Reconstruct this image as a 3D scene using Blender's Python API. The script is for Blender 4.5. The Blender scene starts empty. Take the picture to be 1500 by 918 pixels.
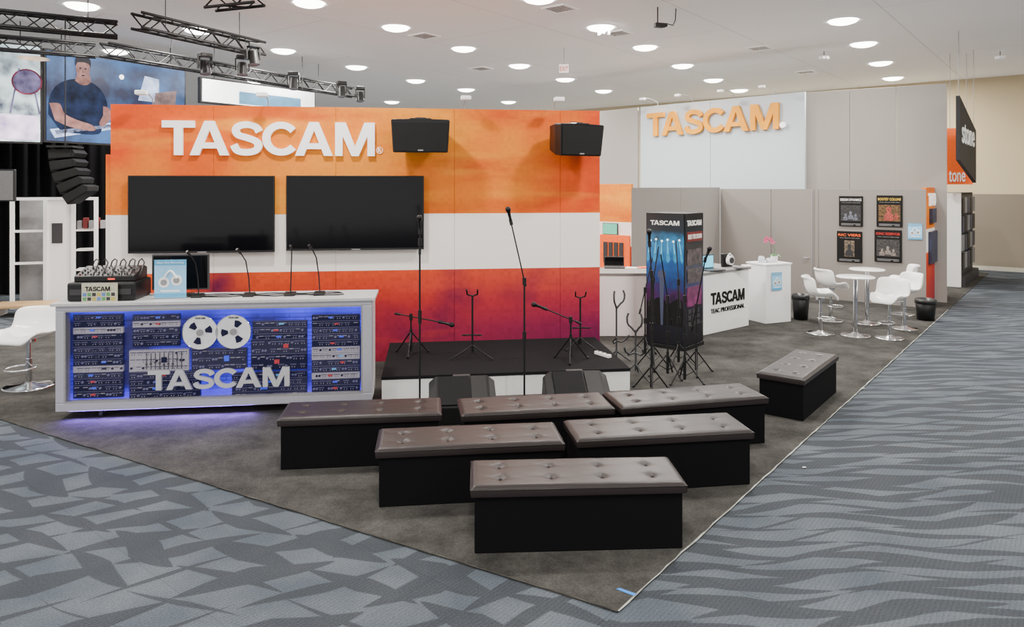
import bpy, math, random
from mathutils import Vector, Matrix
random.seed(7)
H=2.1; F=1050.0; HY=272.0
def gp(x,y,z=0.0):
    d=(H-z)*F/(y-HY)
    return Vector(((x-750)/F*d,d,z))
def hit(O,ang,x,y,off=0.0):
    """local (s,z) on an upright plane through O with heading ang"""
    a=(x-750)/F; b=(y-HY)/F
    n=Vector((math.sin(ang),-math.cos(ang)))
    k=n.x*O[0]+n.y*O[1]+off
    t=k/(n.x*a+n.y)
    p=Vector((t*a,t))
    e=Vector((math.cos(ang),math.sin(ang)))
    return ((p-Vector((O[0],O[1]))).dot(e), H-b*t)
AU=math.radians(51.4)
U=Vector((math.cos(AU),math.sin(AU),0)); W=Vector((math.sin(AU),-math.cos(AU),0))
AW=AU-math.pi/2

# ---------------------------------------------------------------- materials
MATS={}
def nt(name):
    m=bpy.data.materials.new(name); m.use_nodes=True
    N=m.node_tree.nodes; L=m.node_tree.links
    return m,N,L,N['Principled BSDF']
def mat(name,col,rough=.5,metal=0.0,var=.08,scale=25,bump=0.0,emit=0.0,ecol=None,coat=0.0,alpha=1.0,trans=0.0,spec=.5):
    if name in MATS: return MATS[name]
    m,N,L,B=nt(name)
    tc=N.new('ShaderNodeTexCoord'); no=N.new('ShaderNodeTexNoise'); no.inputs['Scale'].default_value=scale
    no.inputs['Detail'].default_value=4
    L.new(tc.outputs['Object'],no.inputs['Vector'])
    r=N.new('ShaderNodeValToRGB')
    c=Vector(col)
    r.color_ramp.elements[0].position=.3; r.color_ramp.elements[1].position=.7
    r.color_ramp.elements[0].color=(*[max(0,k*(1-var)) for k in c],1)
    r.color_ramp.elements[1].color=(*[min(1,k*(1+var)) for k in c],1)
    L.new(no.outputs['Fac'],r.inputs[0]); L.new(r.outputs[0],B.inputs['Base Color'])
    B.inputs['Roughness'].default_value=rough; B.inputs['Metallic'].default_value=metal
    B.inputs['Coat Weight'].default_value=coat; B.inputs['Specular IOR Level'].default_value=spec
    if bump:
        bp=N.new('ShaderNodeBump'); bp.inputs['Strength'].default_value=bump; bp.inputs['Distance'].default_value=.01
        L.new(no.outputs['Fac'],bp.inputs['Height']); L.new(bp.outputs[0],B.inputs['Normal'])
    if emit:
        B.inputs['Emission Strength'].default_value=emit
        if ecol: B.inputs['Emission Color'].default_value=(*ecol,1)
        else: L.new(r.outputs[0],B.inputs['Emission Color'])
    if trans: B.inputs['Transmission Weight'].default_value=trans
    if alpha<1: B.inputs['Alpha'].default_value=alpha
    MATS[name]=m; return m
black=mat('black_plastic',(.009,.009,.01),.42,spec=.3)
blackm=mat('black_metal',(.012,.012,.013),.4,.2,spec=.3)
fabric=mat('black_fabric',(.004,.004,.005),.95,scale=400,bump=.15,var=.3,spec=.1)
leather=mat('brown_leather',(.018,.0135,.0135),.4,scale=260,bump=.05,var=.12,spec=.32)
white=mat('white_laminate',(.88,.88,.88),.4,var=.01)
whitep=mat('white_print',(.88,.87,.85),.55,var=.01)
offw=mat('white_gloss',(.9,.89,.87),.25,var=.01,coat=.3)
chrome=mat('chrome',(.75,.75,.77),.12,1.0,var=.02)
steel=mat('brushed_silver',(.5,.5,.53),.4,.4,var=.03,emit=.06,ecol=(.8,.8,.9))  # slight emission added so the silver letters look brighter than the metal alone
grayw=mat('gray_fabric_panel',(.235,.215,.198),.9,scale=300,var=.06,bump=.05)
graytall=mat('gray_tall_panel',(.3,.278,.258),.9,scale=300,var=.05,bump=.05)
graytop=mat('gray_worktop',(.2,.195,.19),.45)
glossb=mat('glossy_screen',(.003,.003,.004),.1,var=.02,spec=.16)
letterw=mat('white_letters',(.92,.92,.9),.4,var=.01,emit=.4,ecol=(1,1,.97))
gold=mat('gold_letters',(.74,.3,.012),.5,.0,var=.15,scale=3,emit=.1,ecol=(1,.45,.03),spec=.2)  # weak orange emission added to make the letters brighter; they are unlit
dgray=mat('dark_gray',(.04,.04,.043),.5,spec=.3)
mgray=mat('mid_gray',(.25,.25,.26),.5)
red=mat('red_paint',(.5,.02,.015),.5); orange=mat('orange_print',(.88,.12,.006),.55)
darkred=mat('dark_red',(.16,.012,.012),.5)
cyan=mat('flyer_blue',(.08,.36,.62),.5); wood=mat('light_wood',(.5,.32,.15),.5)
ink=mat('black_ink',(.006,.006,.006),.6,spec=.2)
green=mat('green_glow',(.1,.5,.35),.4,emit=.4)
pink=mat('pink_petal',(.8,.1,.28),.6); leaf=mat('leaf_green',(.05,.2,.04),.5)

# ---------------------------------------------------------------- mesh builder
def smooth_path(pts,sub=6):
    out=[]; n=len(pts)
    for i in range(n-1):
        p0=pts[max(i-1,0)];p1=pts[i];p2=pts[i+1];p3=pts[min(i+2,n-1)]
        for k in range(sub):
            t=k/sub
            out.append(tuple(.5*((2*p1[d])+(-p0[d]+p2[d])*t+(2*p0[d]-5*p1[d]+4*p2[d]-p3[d])*t*t+(-p0[d]+3*p1[d]-3*p2[d]+p3[d])*t**3) for d in range(2)))
    out.append(tuple(pts[-1])); return out
class MB:
    def __init__(s): s.v=[]; s.f=[]; s.sm=[]
    def add(s,v,f,sm=False):
        o=len(s.v); s.v+=[tuple(p) for p in v]; s.f+=[tuple(i+o for i in q) for q in f]; s.sm+=[sm]*len(f); return s
    def box(s,x0,x1,y0,y1,z0,z1):
        v=[(x,y,z) for z in (z0,z1) for y in (y0,y1) for x in (x0,x1)]
        return s.add(v,[(0,2,3,1),(4,5,7,6),(0,1,5,4),(2,6,7,3),(0,4,6,2),(1,3,7,5)])
    def prism(s,poly,z0,z1):
        n=len(poly); v=[(p[0],p[1],z0) for p in poly]+[(p[0],p[1],z1) for p in poly]
        return s.add(v,[tuple(range(n))[::-1],tuple(range(n,2*n))]+[(i,(i+1)%n,n+(i+1)%n,n+i) for i in range(n)])
    def prism_y(s,poly,y0,y1):
        n=len(poly); v=[(p[0],y0,p[1]) for p in poly]+[(p[0],y1,p[1]) for p in poly]
        return s.add(v,[tuple(range(n)),tuple(range(n,2*n))[::-1]]+[((i+1)%n,i,n+i,n+(i+1)%n) for i in range(n)])
    def prism_x(s,poly,x0,x1):
        n=len(poly); v=[(x0,p[0],p[1]) for p in poly]+[(x1,p[0],p[1]) for p in poly]
        return s.add(v,[tuple(range(n))[::-1],tuple(range(n,2*n))]+[(i,(i+1)%n,n+(i+1)%n,n+i) for i in range(n)])
    def cyl(s,p,q,r,r2=None,n=14,cap=True):
        p=Vector(p); q=Vector(q); r2=r if r2 is None else r2
        d=(q-p).normalized(); a=d.orthogonal().normalized(); b=d.cross(a)
        A=[p+r*(a*math.cos(t)+b*math.sin(t)) for t in [2*math.pi*i/n for i in range(n)]]
        B=[q+r2*(a*math.cos(t)+b*math.sin(t)) for t in [2*math.pi*i/n for i in range(n)]]
        s.add(A+B,[(i,(i+1)%n,n+(i+1)%n,n+i) for i in range(n)],True)
        if cap:
            s.add(A,[tuple(range(n))[::-1]]); s.add(B,[tuple(range(n))])
        return s
    def lathe(s,prof,n=24,c=(0,0,0)):
        v=[];f=[]
        for r,z in prof:
            for i in range(n):
                t=2*math.pi*i/n; v.append((c[0]+r*math.cos(t),c[1]+r*math.sin(t),c[2]+z))
        for j in range(len(prof)-1):
            for i in range(n):
                f.append((j*n+i,j*n+(i+1)%n,(j+1)*n+(i+1)%n,(j+1)*n+i))
        return s.add(v,f,True)
    def tube(s,pts,r,n=8):
        pts=[Vector(p) for p in pts]; v=[];f=[]
        up=None
        for k,p in enumerate(pts):
            d=(pts[min(k+1,len(pts)-1)]-pts[max(k-1,0)]).normalized()
            if up is None: up=d.orthogonal().normalized()
            a=(up-d*up.dot(d)).normalized(); up=a; b=d.cross(a)
            for i in range(n):
                t=2*math.pi*i/n; v.append(p+r*(a*math.cos(t)+b*math.sin(t)))
        for k in range(len(pts)-1):
            for i in range(n): f.append((k*n+i,k*n+(i+1)%n,(k+1)*n+(i+1)%n,(k+1)*n+i))
        s.add(v,f,True); m=len(pts)-1
        s.add(v[:n],[tuple(range(n))[::-1]]); s.add(v[m*n:],[tuple(range(n))]); return s
    def xz(s,pts,y):
        return s.add([(p[0],y,p[1]) for p in pts],[tuple(range(len(pts)))])
    def disc(s,cx,cz,r,y0,y1,n=24,rx=None):
        rx=rx or r
        return s.prism_y([(cx+rx*math.cos(2*math.pi*i/n),cz+r*math.sin(2*math.pi*i/n)) for i in range(n)],y0,y1)
    def ball(s,c,r,n=12,sz=1.0):
        prof=[(max(1e-4,r*math.sin(math.pi*j/n)),-r*sz*math.cos(math.pi*j/n)) for j in range(n+1)]
        return s.lathe(prof,n+4,c)
    def xf(s,M):
        s.v=[tuple(M@Vector(p)) for p in s.v]; return s
    def text(s,body,x0,x1,z0,z1,y=0.0,depth=.01,bold=0.0,slx=True):
        if body=='TASCAM': return s.wordmark(x0,x1,z0,z1,y,depth)
        cu=bpy.data.curves.new('t','FONT'); cu.body=body; cu.size=1; cu.extrude=.05; cu.offset=min(bold,.012); cu.resolution_u=4
        ob=bpy.data.objects.new('t',cu); bpy.context.scene.collection.objects.link(ob)
        bpy.context.view_layer.update()
        me=ob.to_mesh(); vs=[Vector(p.co) for p in me.vertices]; fs=[tuple(p.vertices) for p in me.polygons]
        ob.to_mesh_clear(); bpy.data.objects.remove(ob); bpy.data.curves.remove(cu)
        if not vs: return s
        a=min(p.x for p in vs);b=max(p.x for p in vs);c=min(p.y for p in vs);d=max(p.y for p in vs)
        out=[(x0+(p.x-a)/(b-a)*(x1-x0), y-depth*(p.z+.05)/.1, z0+(p.y-c)/(d-c)*(z1-z0)) for p in vs]
        return s.add(out,fs)
    def ribbon(s,pts,hw,X,Z,y0,y1):
        n=len(pts); Lf=[];Rt=[]
        for i,p in enumerate(pts):
            a=pts[max(i-1,0)]; b=pts[min(i+1,n-1)]; dx,dz=b[0]-a[0],b[1]-a[1]; l=math.hypot(dx,dz)
            Lf.append((p[0]-dz/l*hw[0],p[1]+dx/l*hw[1])); Rt.append((p[0]+dz/l*hw[0],p[1]-dx/l*hw[1]))
        v=[(X(p[0]),y,Z(p[1])) for y in (y0,y1) for p in Lf+Rt]; m=2*n; f=[]
        for i in range(n-1):
            f.append((i,n+i,n+i+1,i+1)); f.append((m+i,m+i+1,m+n+i+1,m+n+i))
            f.append((i,i+1,m+i+1,m+i)); f.append((n+i,m+n+i,m+n+i+1,n+i+1))
        f.append((0,m,m+n,n)); f.append((n-1,m-1,m+m-1,m+n-1))
        return s.add(v,f)
    def wordmark(s,x0,x1,z0,z1,y,depth):
        """wide bold capitals T A S C A M"""
        T=6.53; y0=y-depth; y1=y
        X=lambda u:x0+u/T*(x1-x0); Z=lambda w:z0+w*(z1-z0)
        def P(o,pl,k=0): s.prism_y([(X(o+a),Z(b)) for a,b in pl],y0+k*depth*.004,y1)
        P(0,[(.36,0),(.61,0),(.61,.9),(.36,.9)]); P(0,[(0,.8),(.97,.8),(.97,1),(0,1)],1)
        for o in (.83,4.03):
            P(o,[(0,0),(.27,0),(.60,.80),(.60,1),(.44,1)]); P(o,[(1.17,0),(.73,1),(.57,1),(.57,.80),(.90,0)],1); P(o,[(.26,.2),(.91,.2),(.84,.37),(.33,.37)],2)
        sp=smooth_path([(.86,.70),(.76,.84),(.5,.905),(.24,.86),(.15,.73),(.23,.6),(.5,.515),(.76,.42),(.84,.28),(.74,.14),(.47,.09),(.2,.14),(.09,.31)])
        s.ribbon([(a+2.06,b) for a,b in sp],(.115,.095),X,Z,y0,y1)
        cp_=[(.56+.46*math.cos(t),.5+.4*math.sin(t)) for t in [math.radians(38+284*i/36) for i in range(37)]]
        s.ribbon([(a+3.04,b) for a,b in cp_],(.12,.1),X,Z,y0,y1)
        o=5.28
        P(o,[(0,0),(.23,0),(.23,1),(0,1)]); P(o,[(1.02,0),(1.25,0),(1.25,1),(1.02,1)])
        P(o,[(0.05,1),(.33,1),(.74,0),(.51,0)],1); P(o,[(.92,1),(.51,0),(.74,0),(1.2,1)],2)
        return s
COL=bpy.context.scene.collection
def build(name,mb,mt,bevel=0,sub=0,solid=0):
    me=bpy.data.meshes.new(name); me.from_pydata(mb.v,[],mb.f); me.validate(clean_customdata=False)
    if len(me.polygons)==len(mb.sm): me.polygons.foreach_set('use_smooth',mb.sm)
    for m in (mt if isinstance(mt,(list,tuple)) else [mt]): me.materials.append(m)
    me.update()
    ob=bpy.data.objects.new(name,me); COL.objects.link(ob)
    if solid:
        k=ob.modifiers.new('s','SOLIDIFY'); k.thickness=solid; k.offset=0
    if sub:
        k=ob.modifiers.new('u','SUBSURF'); k.levels=sub; k.render_levels=sub
    if bevel:
        k=ob.modifiers.new('b','BEVEL'); k.width=bevel; k.segments=2; k.limit_method='ANGLE'; k.angle_limit=.7
    return ob
def tag(ob,label,cat,group=None):
    ob['label']=label; ob['category']=cat
    if group: ob['group']=group
def thing(name,label,cat,loc=(0,0,0),rot=0,group=None):
    e=bpy.data.objects.new(name,None); e.empty_display_size=.1; COL.objects.link(e)
    e.location=Vector(loc) if len(loc)==3 else Vector((loc[0],loc[1],0)); e.rotation_euler=(0,0,rot); tag(e,label,cat,group); return e
def part(par,name,mb,mt,label=None,**k):
    o=build(name,mb,mt,**k); o.parent=par
    if label: o['label']=label
    return o
def solo(name,mb,mt,label,cat,loc=(0,0,0),rot=0,group=None,**k):
    o=build(name,mb,mt,**k); o.location=Vector((loc[0],loc[1],loc[2] if len(loc)>2 else 0)); o.rotation_euler=(0,0,rot); tag(o,label,cat,group); return o
def struct(name,mb,mt,**k):
    o=build(name,mb,mt,**k); o['kind']='structure'; return o
def dup(top,loc,rot,label=None,scale=None):
    def rec(o,p):
        c=o.copy(); COL.objects.link(c)
        if p: c.parent=p
        for ch in [q for q in o.children]: rec(ch,c)
        return c
    c=rec(top,None); c.location=Vector(loc) if len(loc)==3 else Vector((loc[0],loc[1],0)); c.rotation_euler=(0,0,rot)
    if label: c['label']=label
    if scale: c.scale=scale
    return c

# ---------------------------------------------------------------- camera / world
cam=bpy.data.cameras.new('camera'); cam.lens=25.2; cam.sensor_width=36; cam.shift_y=-187/1500; cam.clip_end=200
co=bpy.data.objects.new('camera',cam); co.location=(0,0,H); co.rotation_euler=(math.pi/2,0,0); COL.objects.link(co)
bpy.context.scene.camera=co
w=bpy.data.worlds.new('world'); bpy.context.scene.world=w; w.use_nodes=True
w.node_tree.nodes['Background'].inputs[0].default_value=(1,.975,.94,1); w.node_tree.nodes['Background'].inputs[1].default_value=2.3

# ---------------------------------------------------------------- floor
def floor_mat():
    m,N,L,B=nt('hall_carpet')
    tc=N.new('ShaderNodeTexCoord')
    def M_(op,a,b=None,c=None):
        q=N.new('ShaderNodeMath'); q.operation=op
        for i,k in enumerate((a,b,c)):
            if k is None: continue
            if isinstance(k,(int,float)): q.inputs[i].default_value=k
            else: L.new(k,q.inputs[i])
        return q.outputs[0]
    # gentle warp so the woven leaf shapes are not perfectly regular
    wn=N.new('ShaderNodeTexNoise'); wn.inputs['Scale'].default_value=.9; wn.inputs['Detail'].default_value=1; L.new(tc.outputs['Object'],wn.inputs['Vector'])
    ws=N.new('ShaderNodeVectorMath'); ws.operation='MULTIPLY_ADD'; L.new(wn.outputs['Color'],ws.inputs[0]); ws.inputs[1].default_value=(.35,.35,0); L.new(tc.outputs['Object'],ws.inputs[2])
    def leaves(rot,lx,ly,kmin,kmax,tilt,seed):
        mp=N.new('ShaderNodeMapping'); mp.inputs['Rotation'].default_value=(0,0,rot); mp.inputs['Location'].default_value=(seed*.37,seed*.61,0)
        L.new(ws.outputs[0],mp.inputs[0]); s=N.new('ShaderNodeSeparateXYZ'); L.new(mp.outputs[0],s.inputs[0])
        yy=M_('DIVIDE',s.outputs[1],ly); row=M_('FLOOR',yy)
        w1=N.new('ShaderNodeTexWhiteNoise'); w1.noise_dimensions='1D'; L.new(M_('ADD',row,seed),w1.inputs['W'])
        xx=M_('ADD',M_('DIVIDE',s.outputs[0],lx),M_('MULTIPLY',w1.outputs['Value'],3.0)); colm=M_('FLOOR',xx)
        w2=N.new('ShaderNodeTexWhiteNoise'); w2.noise_dimensions='1D'; L.new(M_('MULTIPLY_ADD',colm,17.3,M_('MULTIPLY',row,3.7)),w2.inputs['W'])
        fx=M_('FRACT',xx); fy=M_('FRACT',yy)
        tri=M_('SUBTRACT',1.0,M_('ABSOLUTE',M_('MULTIPLY_ADD',fx,2.0,-1.0)))
        k=M_('MULTIPLY_ADD',w2.outputs['Value'],kmax-kmin,kmin)
        half=M_('MULTIPLY',M_('POWER',tri,.7),M_('MULTIPLY',k,.5))
        sk=M_('MULTIPLY',M_('SUBTRACT',fx,.5),M_('MULTIPLY',M_('SUBTRACT',w2.outputs['Value'],.5),tilt))
        dist=M_('ABSOLUTE',M_('ADD',M_('SUBTRACT',fy,.5),sk))
        d=M_('SUBTRACT',half,dist)
        mr=N.new('ShaderNodeMapRange'); mr.inputs[1].default_value=-.01; mr.inputs[2].default_value=.02; L.new(d,mr.inputs[0]); return mr.outputs[0]
    a=M_('MAXIMUM',leaves(math.radians(4),1.15,.17,.25,1.0,.5,3),leaves(math.radians(-12),.95,.2,.05,.8,.6,11))
    b=M_('MAXIMUM',leaves(math.radians(-30),.8,.26,.15,.95,.5,5),leaves(math.radians(27),.7,.26,.05,.85,.5,23))
    sp=N.new('ShaderNodeSeparateXYZ'); L.new(tc.outputs['Object'],sp.inputs[0])
    side=M_('GREATER_THAN',M_('SUBTRACT',M_('MULTIPLY',sp.outputs[0],W.x),M_('MULTIPLY',sp.outputs[1],-W.y)),-1.8)
    mx=N.new('ShaderNodeMix'); mx.data_type='FLOAT'; L.new(side,mx.inputs[0]); L.new(b,mx.inputs[2]); L.new(a,mx.inputs[3])
    v=N.new('ShaderNodeTexNoise'); v.inputs['Scale'].default_value=2.2; v.inputs['Detail'].default_value=5; L.new(tc.outputs['Object'],v.inputs['Vector'])
    r=N.new('ShaderNodeValToRGB'); r.color_ramp.elements[0].position=.35; r.color_ramp.elements[1].position=.65
    r.color_ramp.elements[0].color=(.064,.078,.095,1); r.color_ramp.elements[1].color=(.098,.112,.129,1); L.new(v.outputs[0],r.inputs[0])
    fz=N.new('ShaderNodeTexNoise'); fz.inputs['Scale'].default_value=110; fz.inputs['Detail'].default_value=3; L.new(tc.outputs['Object'],fz.inputs['Vector'])
    c=N.new('ShaderNodeMix'); c.data_type='RGBA'; L.new(M_('MULTIPLY',mx.outputs[0],.72),c.inputs[0]); L.new(r.outputs[0],c.inputs[6]); c.inputs[7].default_value=(.028,.031,.036,1)
    mp=N.new('ShaderNodeMapping'); mp.inputs['Rotation'].default_value=(0,0,-AU); L.new(tc.outputs['Object'],mp.inputs['Vector'])
    wv=N.new('ShaderNodeTexWave'); wv.bands_direction='Y'; wv.inputs['Scale'].default_value=14; wv.inputs['Distortion'].default_value=1.5; wv.inputs['Detail Scale'].default_value=3; L.new(mp.outputs[0],wv.inputs['Vector'])
    br=N.new('ShaderNodeTexBrick'); br.offset=0; br.inputs['Scale'].default_value=1.1; br.inputs['Mortar Size'].default_value=.003; br.inputs['Brick Width'].default_value=1; br.inputs['Row Height'].default_value=1
    br.inputs['Color1'].default_value=(1,1,1,1); br.inputs['Color2'].default_value=(.93,.93,.93,1); br.inputs['Mortar'].default_value=(.78,.78,.78,1); L.new(mp.outputs[0],br.inputs['Vector'])
    k=M_('ADD',M_('MULTIPLY',wv.outputs['Fac'],.16),M_('ADD',M_('MULTIPLY',fz.outputs[0],1.3),.28))
    mm=N.new('ShaderNodeMix'); mm.data_type='RGBA'; mm.blend_type='MULTIPLY'; mm.inputs[0].default_value=1; L.new(c.outputs[2],mm.inputs[6]); L.new(k,mm.inputs[7])
    m3=N.new('ShaderNodeMix'); m3.data_type='RGBA'; m3.blend_type='MULTIPLY'; m3.inputs[0].default_value=1; L.new(mm.outputs[2],m3.inputs[6]); L.new(br.outputs[0],m3.inputs[7])
    L.new(m3.outputs[2],B.inputs['Base Color']); B.inputs['Roughness'].default_value=.95; B.inputs['Specular IOR Level'].default_value=.15
    return m
P0=Vector((12.1,17.64,0))
def RW(a,b,z=0): q=P0+U*a+W*b; return (q.x,q.y,z)
fl=MB().add([RW(-34,-48),RW(-34,14),RW(.1,14),RW(.1,-48)],[(0,1,2,3)])
struct('floor',fl,floor_mat())
def booth_carpet():
    m,N,L,B=nt('booth_carpet'); tc=N.new('ShaderNodeTexCoord')
    a=N.new('ShaderNodeTexNoise'); a.inputs['Scale'].default_value=2.2; a.inputs['Detail'].default_value=8; a.inputs['Roughness'].default_value=.75
    b=N.new('ShaderNodeTexNoise'); b.inputs['Scale'].default_value=90; L.new(tc.outputs['Object'],a.inputs['Vector']); L.new(tc.outputs['Object'],b.inputs['Vector'])
    r=N.new('ShaderNodeValToRGB'); r.color_ramp.elements[0].position=.35; r.color_ramp.elements[0].color=(.043,.042,.039,1); r.color_ramp.elements[1].position=.75; r.color_ramp.elements[1].color=(.135,.13,.12,1)
    L.new(a.outputs[0],r.inputs[0])
    m2=N.new('ShaderNodeMix'); m2.data_type='RGBA'; m2.blend_type='MULTIPLY'; m2.inputs[0].default_value=.7; L.new(r.outputs[0],m2.inputs[6]); L.new(b.outputs['Fac'],m2.inputs[7])
    L.new(m2.outputs[2],B.inputs['Base Color']); B.inputs['Roughness'].default_value=1; B.inputs['Specular IOR Level'].default_value=.1
    bp=N.new('ShaderNodeBump'); bp.inputs['Strength'].default_value=.3; bp.inputs['Distance'].default_value=.005; L.new(b.outputs[0],bp.inputs['Height']); L.new(bp.outputs[0],B.inputs['Normal'])
    return m
C=gp(905,897); R1=C+U*17.5; Lf=gp(0,615); Ld=(Lf-C).normalized(); L1=C+Ld*8.6
poly=[(C.x,C.y),(R1.x,R1.y),(R1.x-3.5,R1.y+3.2),(2.0,20.0),(-5.0,12.6),(-7.6,10.2),(L1.x,L1.y)]
bcp=struct('floor_booth_carpet',MB().prism(poly,.001,.008),booth_carpet())
tape=mat('tape_pale',(.3,.31,.28),.8,var=.5,scale=9); tape2=mat('carpet_binding',(.05,.048,.042),.95,var=.6,scale=6,spec=.1)
for A,D_,Ln,mt_,lab in ((C,U,11.0,tape,'thin pale tape along the aisle edge of the booth carpet'),(C,Ld,5.8,tape2,'frayed brownish binding along the booth carpet edge')):
    n=Vector((-D_.y,D_.x,0)); v=[];f=[];t=0;k=0
    while t<=Ln:
        wd=.003+random.random()*.004; a=A+D_*t+n*(random.random()-.5)*.008
        v+=[(a.x-n.x*wd,a.y-n.y*wd,.0095),(a.x+n.x*wd,a.y+n.y*wd,.0095)]
        if k: f.append((2*k-2,2*k,2*k+1,2*k-1))
        k+=1; t+=.09
    solo('carpet_tape',MB().add(v,f),mt_,lab,'tape')
bt=gp(918,870); mb=MB().prism([(bt.x-.05,bt.y+.03),(bt.x+.03,bt.y-.03),(bt.x+.05,bt.y-.015),(bt.x-.03,bt.y+.04)],.009,.0105)
solo('blue_tape',mb,mat('blue_tape',(.03,.2,.6),.6),'small scrap of blue tape on the carpet corner','tape')
for x,y in ((1265,570),(1178,686)):
    q=gp(x,y); solo('paper_scrap',MB().prism([(-.015,-.006),(.015,-.003),(.013,.007),(-.011,.006)],0,.002),whitep,'tiny white paper scrap on the carpet','litter',(q.x,q.y,.0095),random.random(),'paper scraps on the carpet')

# ---------------------------------------------------------------- room
def wall_mat():
    m,N,L,B=nt('hall_wall'); tc=N.new('ShaderNodeTexCoord'); sp=N.new('ShaderNodeSeparateXYZ'); L.new(tc.outputs['Object'],sp.inputs[0])
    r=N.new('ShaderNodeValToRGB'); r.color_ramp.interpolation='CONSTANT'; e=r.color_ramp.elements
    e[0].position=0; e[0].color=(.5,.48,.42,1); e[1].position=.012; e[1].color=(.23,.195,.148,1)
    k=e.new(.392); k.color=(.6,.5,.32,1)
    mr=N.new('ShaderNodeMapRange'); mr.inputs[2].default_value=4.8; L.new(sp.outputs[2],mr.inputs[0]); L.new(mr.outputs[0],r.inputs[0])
    no=N.new('ShaderNodeTexNoise'); no.inputs['Scale'].default_value=60; L.new(tc.outputs['Object'],no.inputs['Vector'])
    mx=N.new('ShaderNodeMix'); mx.data_type='RGBA'; mx.blend_type='MULTIPLY'; mx.inputs[0].default_value=.1; L.new(r.outputs[0],mx.inputs[6]); L.new(no.outputs['Fac'],mx.inputs[7])
    L.new(mx.outputs[2],B.inputs['Base Color']); B.inputs['Roughness'].default_value=.85; return m
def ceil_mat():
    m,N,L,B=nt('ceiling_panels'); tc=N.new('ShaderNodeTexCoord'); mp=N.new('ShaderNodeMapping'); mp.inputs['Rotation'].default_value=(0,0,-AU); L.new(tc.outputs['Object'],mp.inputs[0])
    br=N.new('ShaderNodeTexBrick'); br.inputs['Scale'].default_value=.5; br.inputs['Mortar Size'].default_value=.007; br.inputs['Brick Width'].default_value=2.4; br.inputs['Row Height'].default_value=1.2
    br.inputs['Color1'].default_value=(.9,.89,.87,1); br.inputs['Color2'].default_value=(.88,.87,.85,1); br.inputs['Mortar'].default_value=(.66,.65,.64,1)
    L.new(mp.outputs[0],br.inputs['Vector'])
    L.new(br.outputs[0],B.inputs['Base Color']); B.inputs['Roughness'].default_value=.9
    L.new(br.outputs[0],B.inputs['Emission Color']); B.inputs['Emission Strength'].default_value=.18; return m  # faint glow added to the panels to brighten the ceiling; not a lamp
CZ=4.8; hm=wall_mat()
def wallbox(a0,b0,a1,b1,th):
    p=[RW(a0,b0),RW(a1,b0),RW(a1,b1),RW(a0,b1)]; return MB().prism([(q[0],q[1]) for q in p],0,CZ)
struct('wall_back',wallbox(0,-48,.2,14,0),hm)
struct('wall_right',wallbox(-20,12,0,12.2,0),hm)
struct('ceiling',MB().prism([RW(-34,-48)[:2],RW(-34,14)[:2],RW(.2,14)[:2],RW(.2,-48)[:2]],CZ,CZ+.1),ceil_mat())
struct('baseboard_back',MB().prism([RW(-.02,-48)[:2],RW(-.02,12)[:2],RW(0,12)[:2],RW(0,-48)[:2]],0,.1),mat('base_pale',(.5,.47,.4),.6))

# ---------------------------------------------------------------- ceiling downlights
lampw=mat('lamp_diffuser',(1,1,1),.5,emit=14,ecol=(1,.97,.9)); ring=mat('lamp_ring',(.85,.85,.84),.5,emit=.25)
def mklight(name,typ,loc,energy,size=.4,col=(1,1,1),par=None,rot=(0,0,0),spot=None):
    l=bpy.data.lights.new(name,typ); l.energy=energy; l.color=col
    if typ=='AREA': l.shape='DISK'; l.size=size
    elif typ=='SPOT': l.spot_size=spot or 1.2; l.spot_blend=.6; l.shadow_soft_size=size
    o=bpy.data.objects.new(name,l); o.location=loc; o.rotation_euler=rot; COL.objects.link(o)
    if par: o.parent=par
    return o
LP=[(580,40),(415,74),(522,98),(609,118),(453,4),(120,8),(170,75),(683,131),(679,71),(761,96),(745,149),(574,149),(884,133),(828,116),(945,69),(1000,96),(1045,117),(1083,132),(1235,30),(1265,64),(1290,92),(1308,114),(790,-2),(880,40),(290,44),(375,118),(432,137)]
dl=thing('ceiling_downlight','round white recessed downlight glowing in the ceiling','ceiling light',(0,0,CZ),0,'ceiling downlights')
part(dl,'trim_ring',MB().lathe([(.23,-.001),(.29,-.016),(.31,-.001)],32),ring)
part(dl,'diffuser',MB().lathe([(.0001,-.07),(.12,-.06),(.2,-.035),(.235,-.001)],32),lampw)
lm=mklight('lamp','AREA',(0,0,-.08),170,.42,(1,.95,.88),dl)
first=True
more=[Vector((x,y,CZ)) for x,y in ((-6,7.5),(-2,6.5),(2.2,6.8),(6.5,7.8),(-4,2.5),(0,1.5),(4,2.5),(8,3.5),(-8,3),(0,-4),(5,-3),(-5,-3),(11,11),(9.5,9))]
for q in [gp(x,y,CZ) for x,y in LP]+more:
    if first: dl.location=q; first=False
    else: dup(dl,q,0)
vent=thing('ceiling_vent','small square metal air vent in the ceiling','vent',gp(905,48,CZ),AU,'ceiling air vents')
mb=MB()
for i in range(6): mb.box(-.17,.17,-.17+i*.06,-.14+i*.06,-.015,-.005)
part(vent,'slats',mb,mat('vent_gray',(.45,.45,.45),.5)); part(vent,'frame',MB().box(-.21,.21,-.21,-.18,-.02,0).box(-.21,.21,.18,.21,-.02,0).box(-.21,-.18,-.18,.18,-.02,0).box(.18,.21,-.18,.18,-.02,0),ring)
for x,y in ((820,12),(622,52),(1112,70),(1180,105),(705,100)): dup(vent,gp(x,y,CZ),AU)
ex=Vector((76/F*14,14))
zt=2.1+(272-94)/F*14; zb=2.1+(272-107)/F*14
e=thing('exit_sign','white exit sign with red lettering hung from the ceiling','sign',(ex.x,ex.y,0))
part(e,'sign_box',MB().box(-.09,.09,-.03,.03,zb,zt),whitep,bevel=.01)
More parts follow.
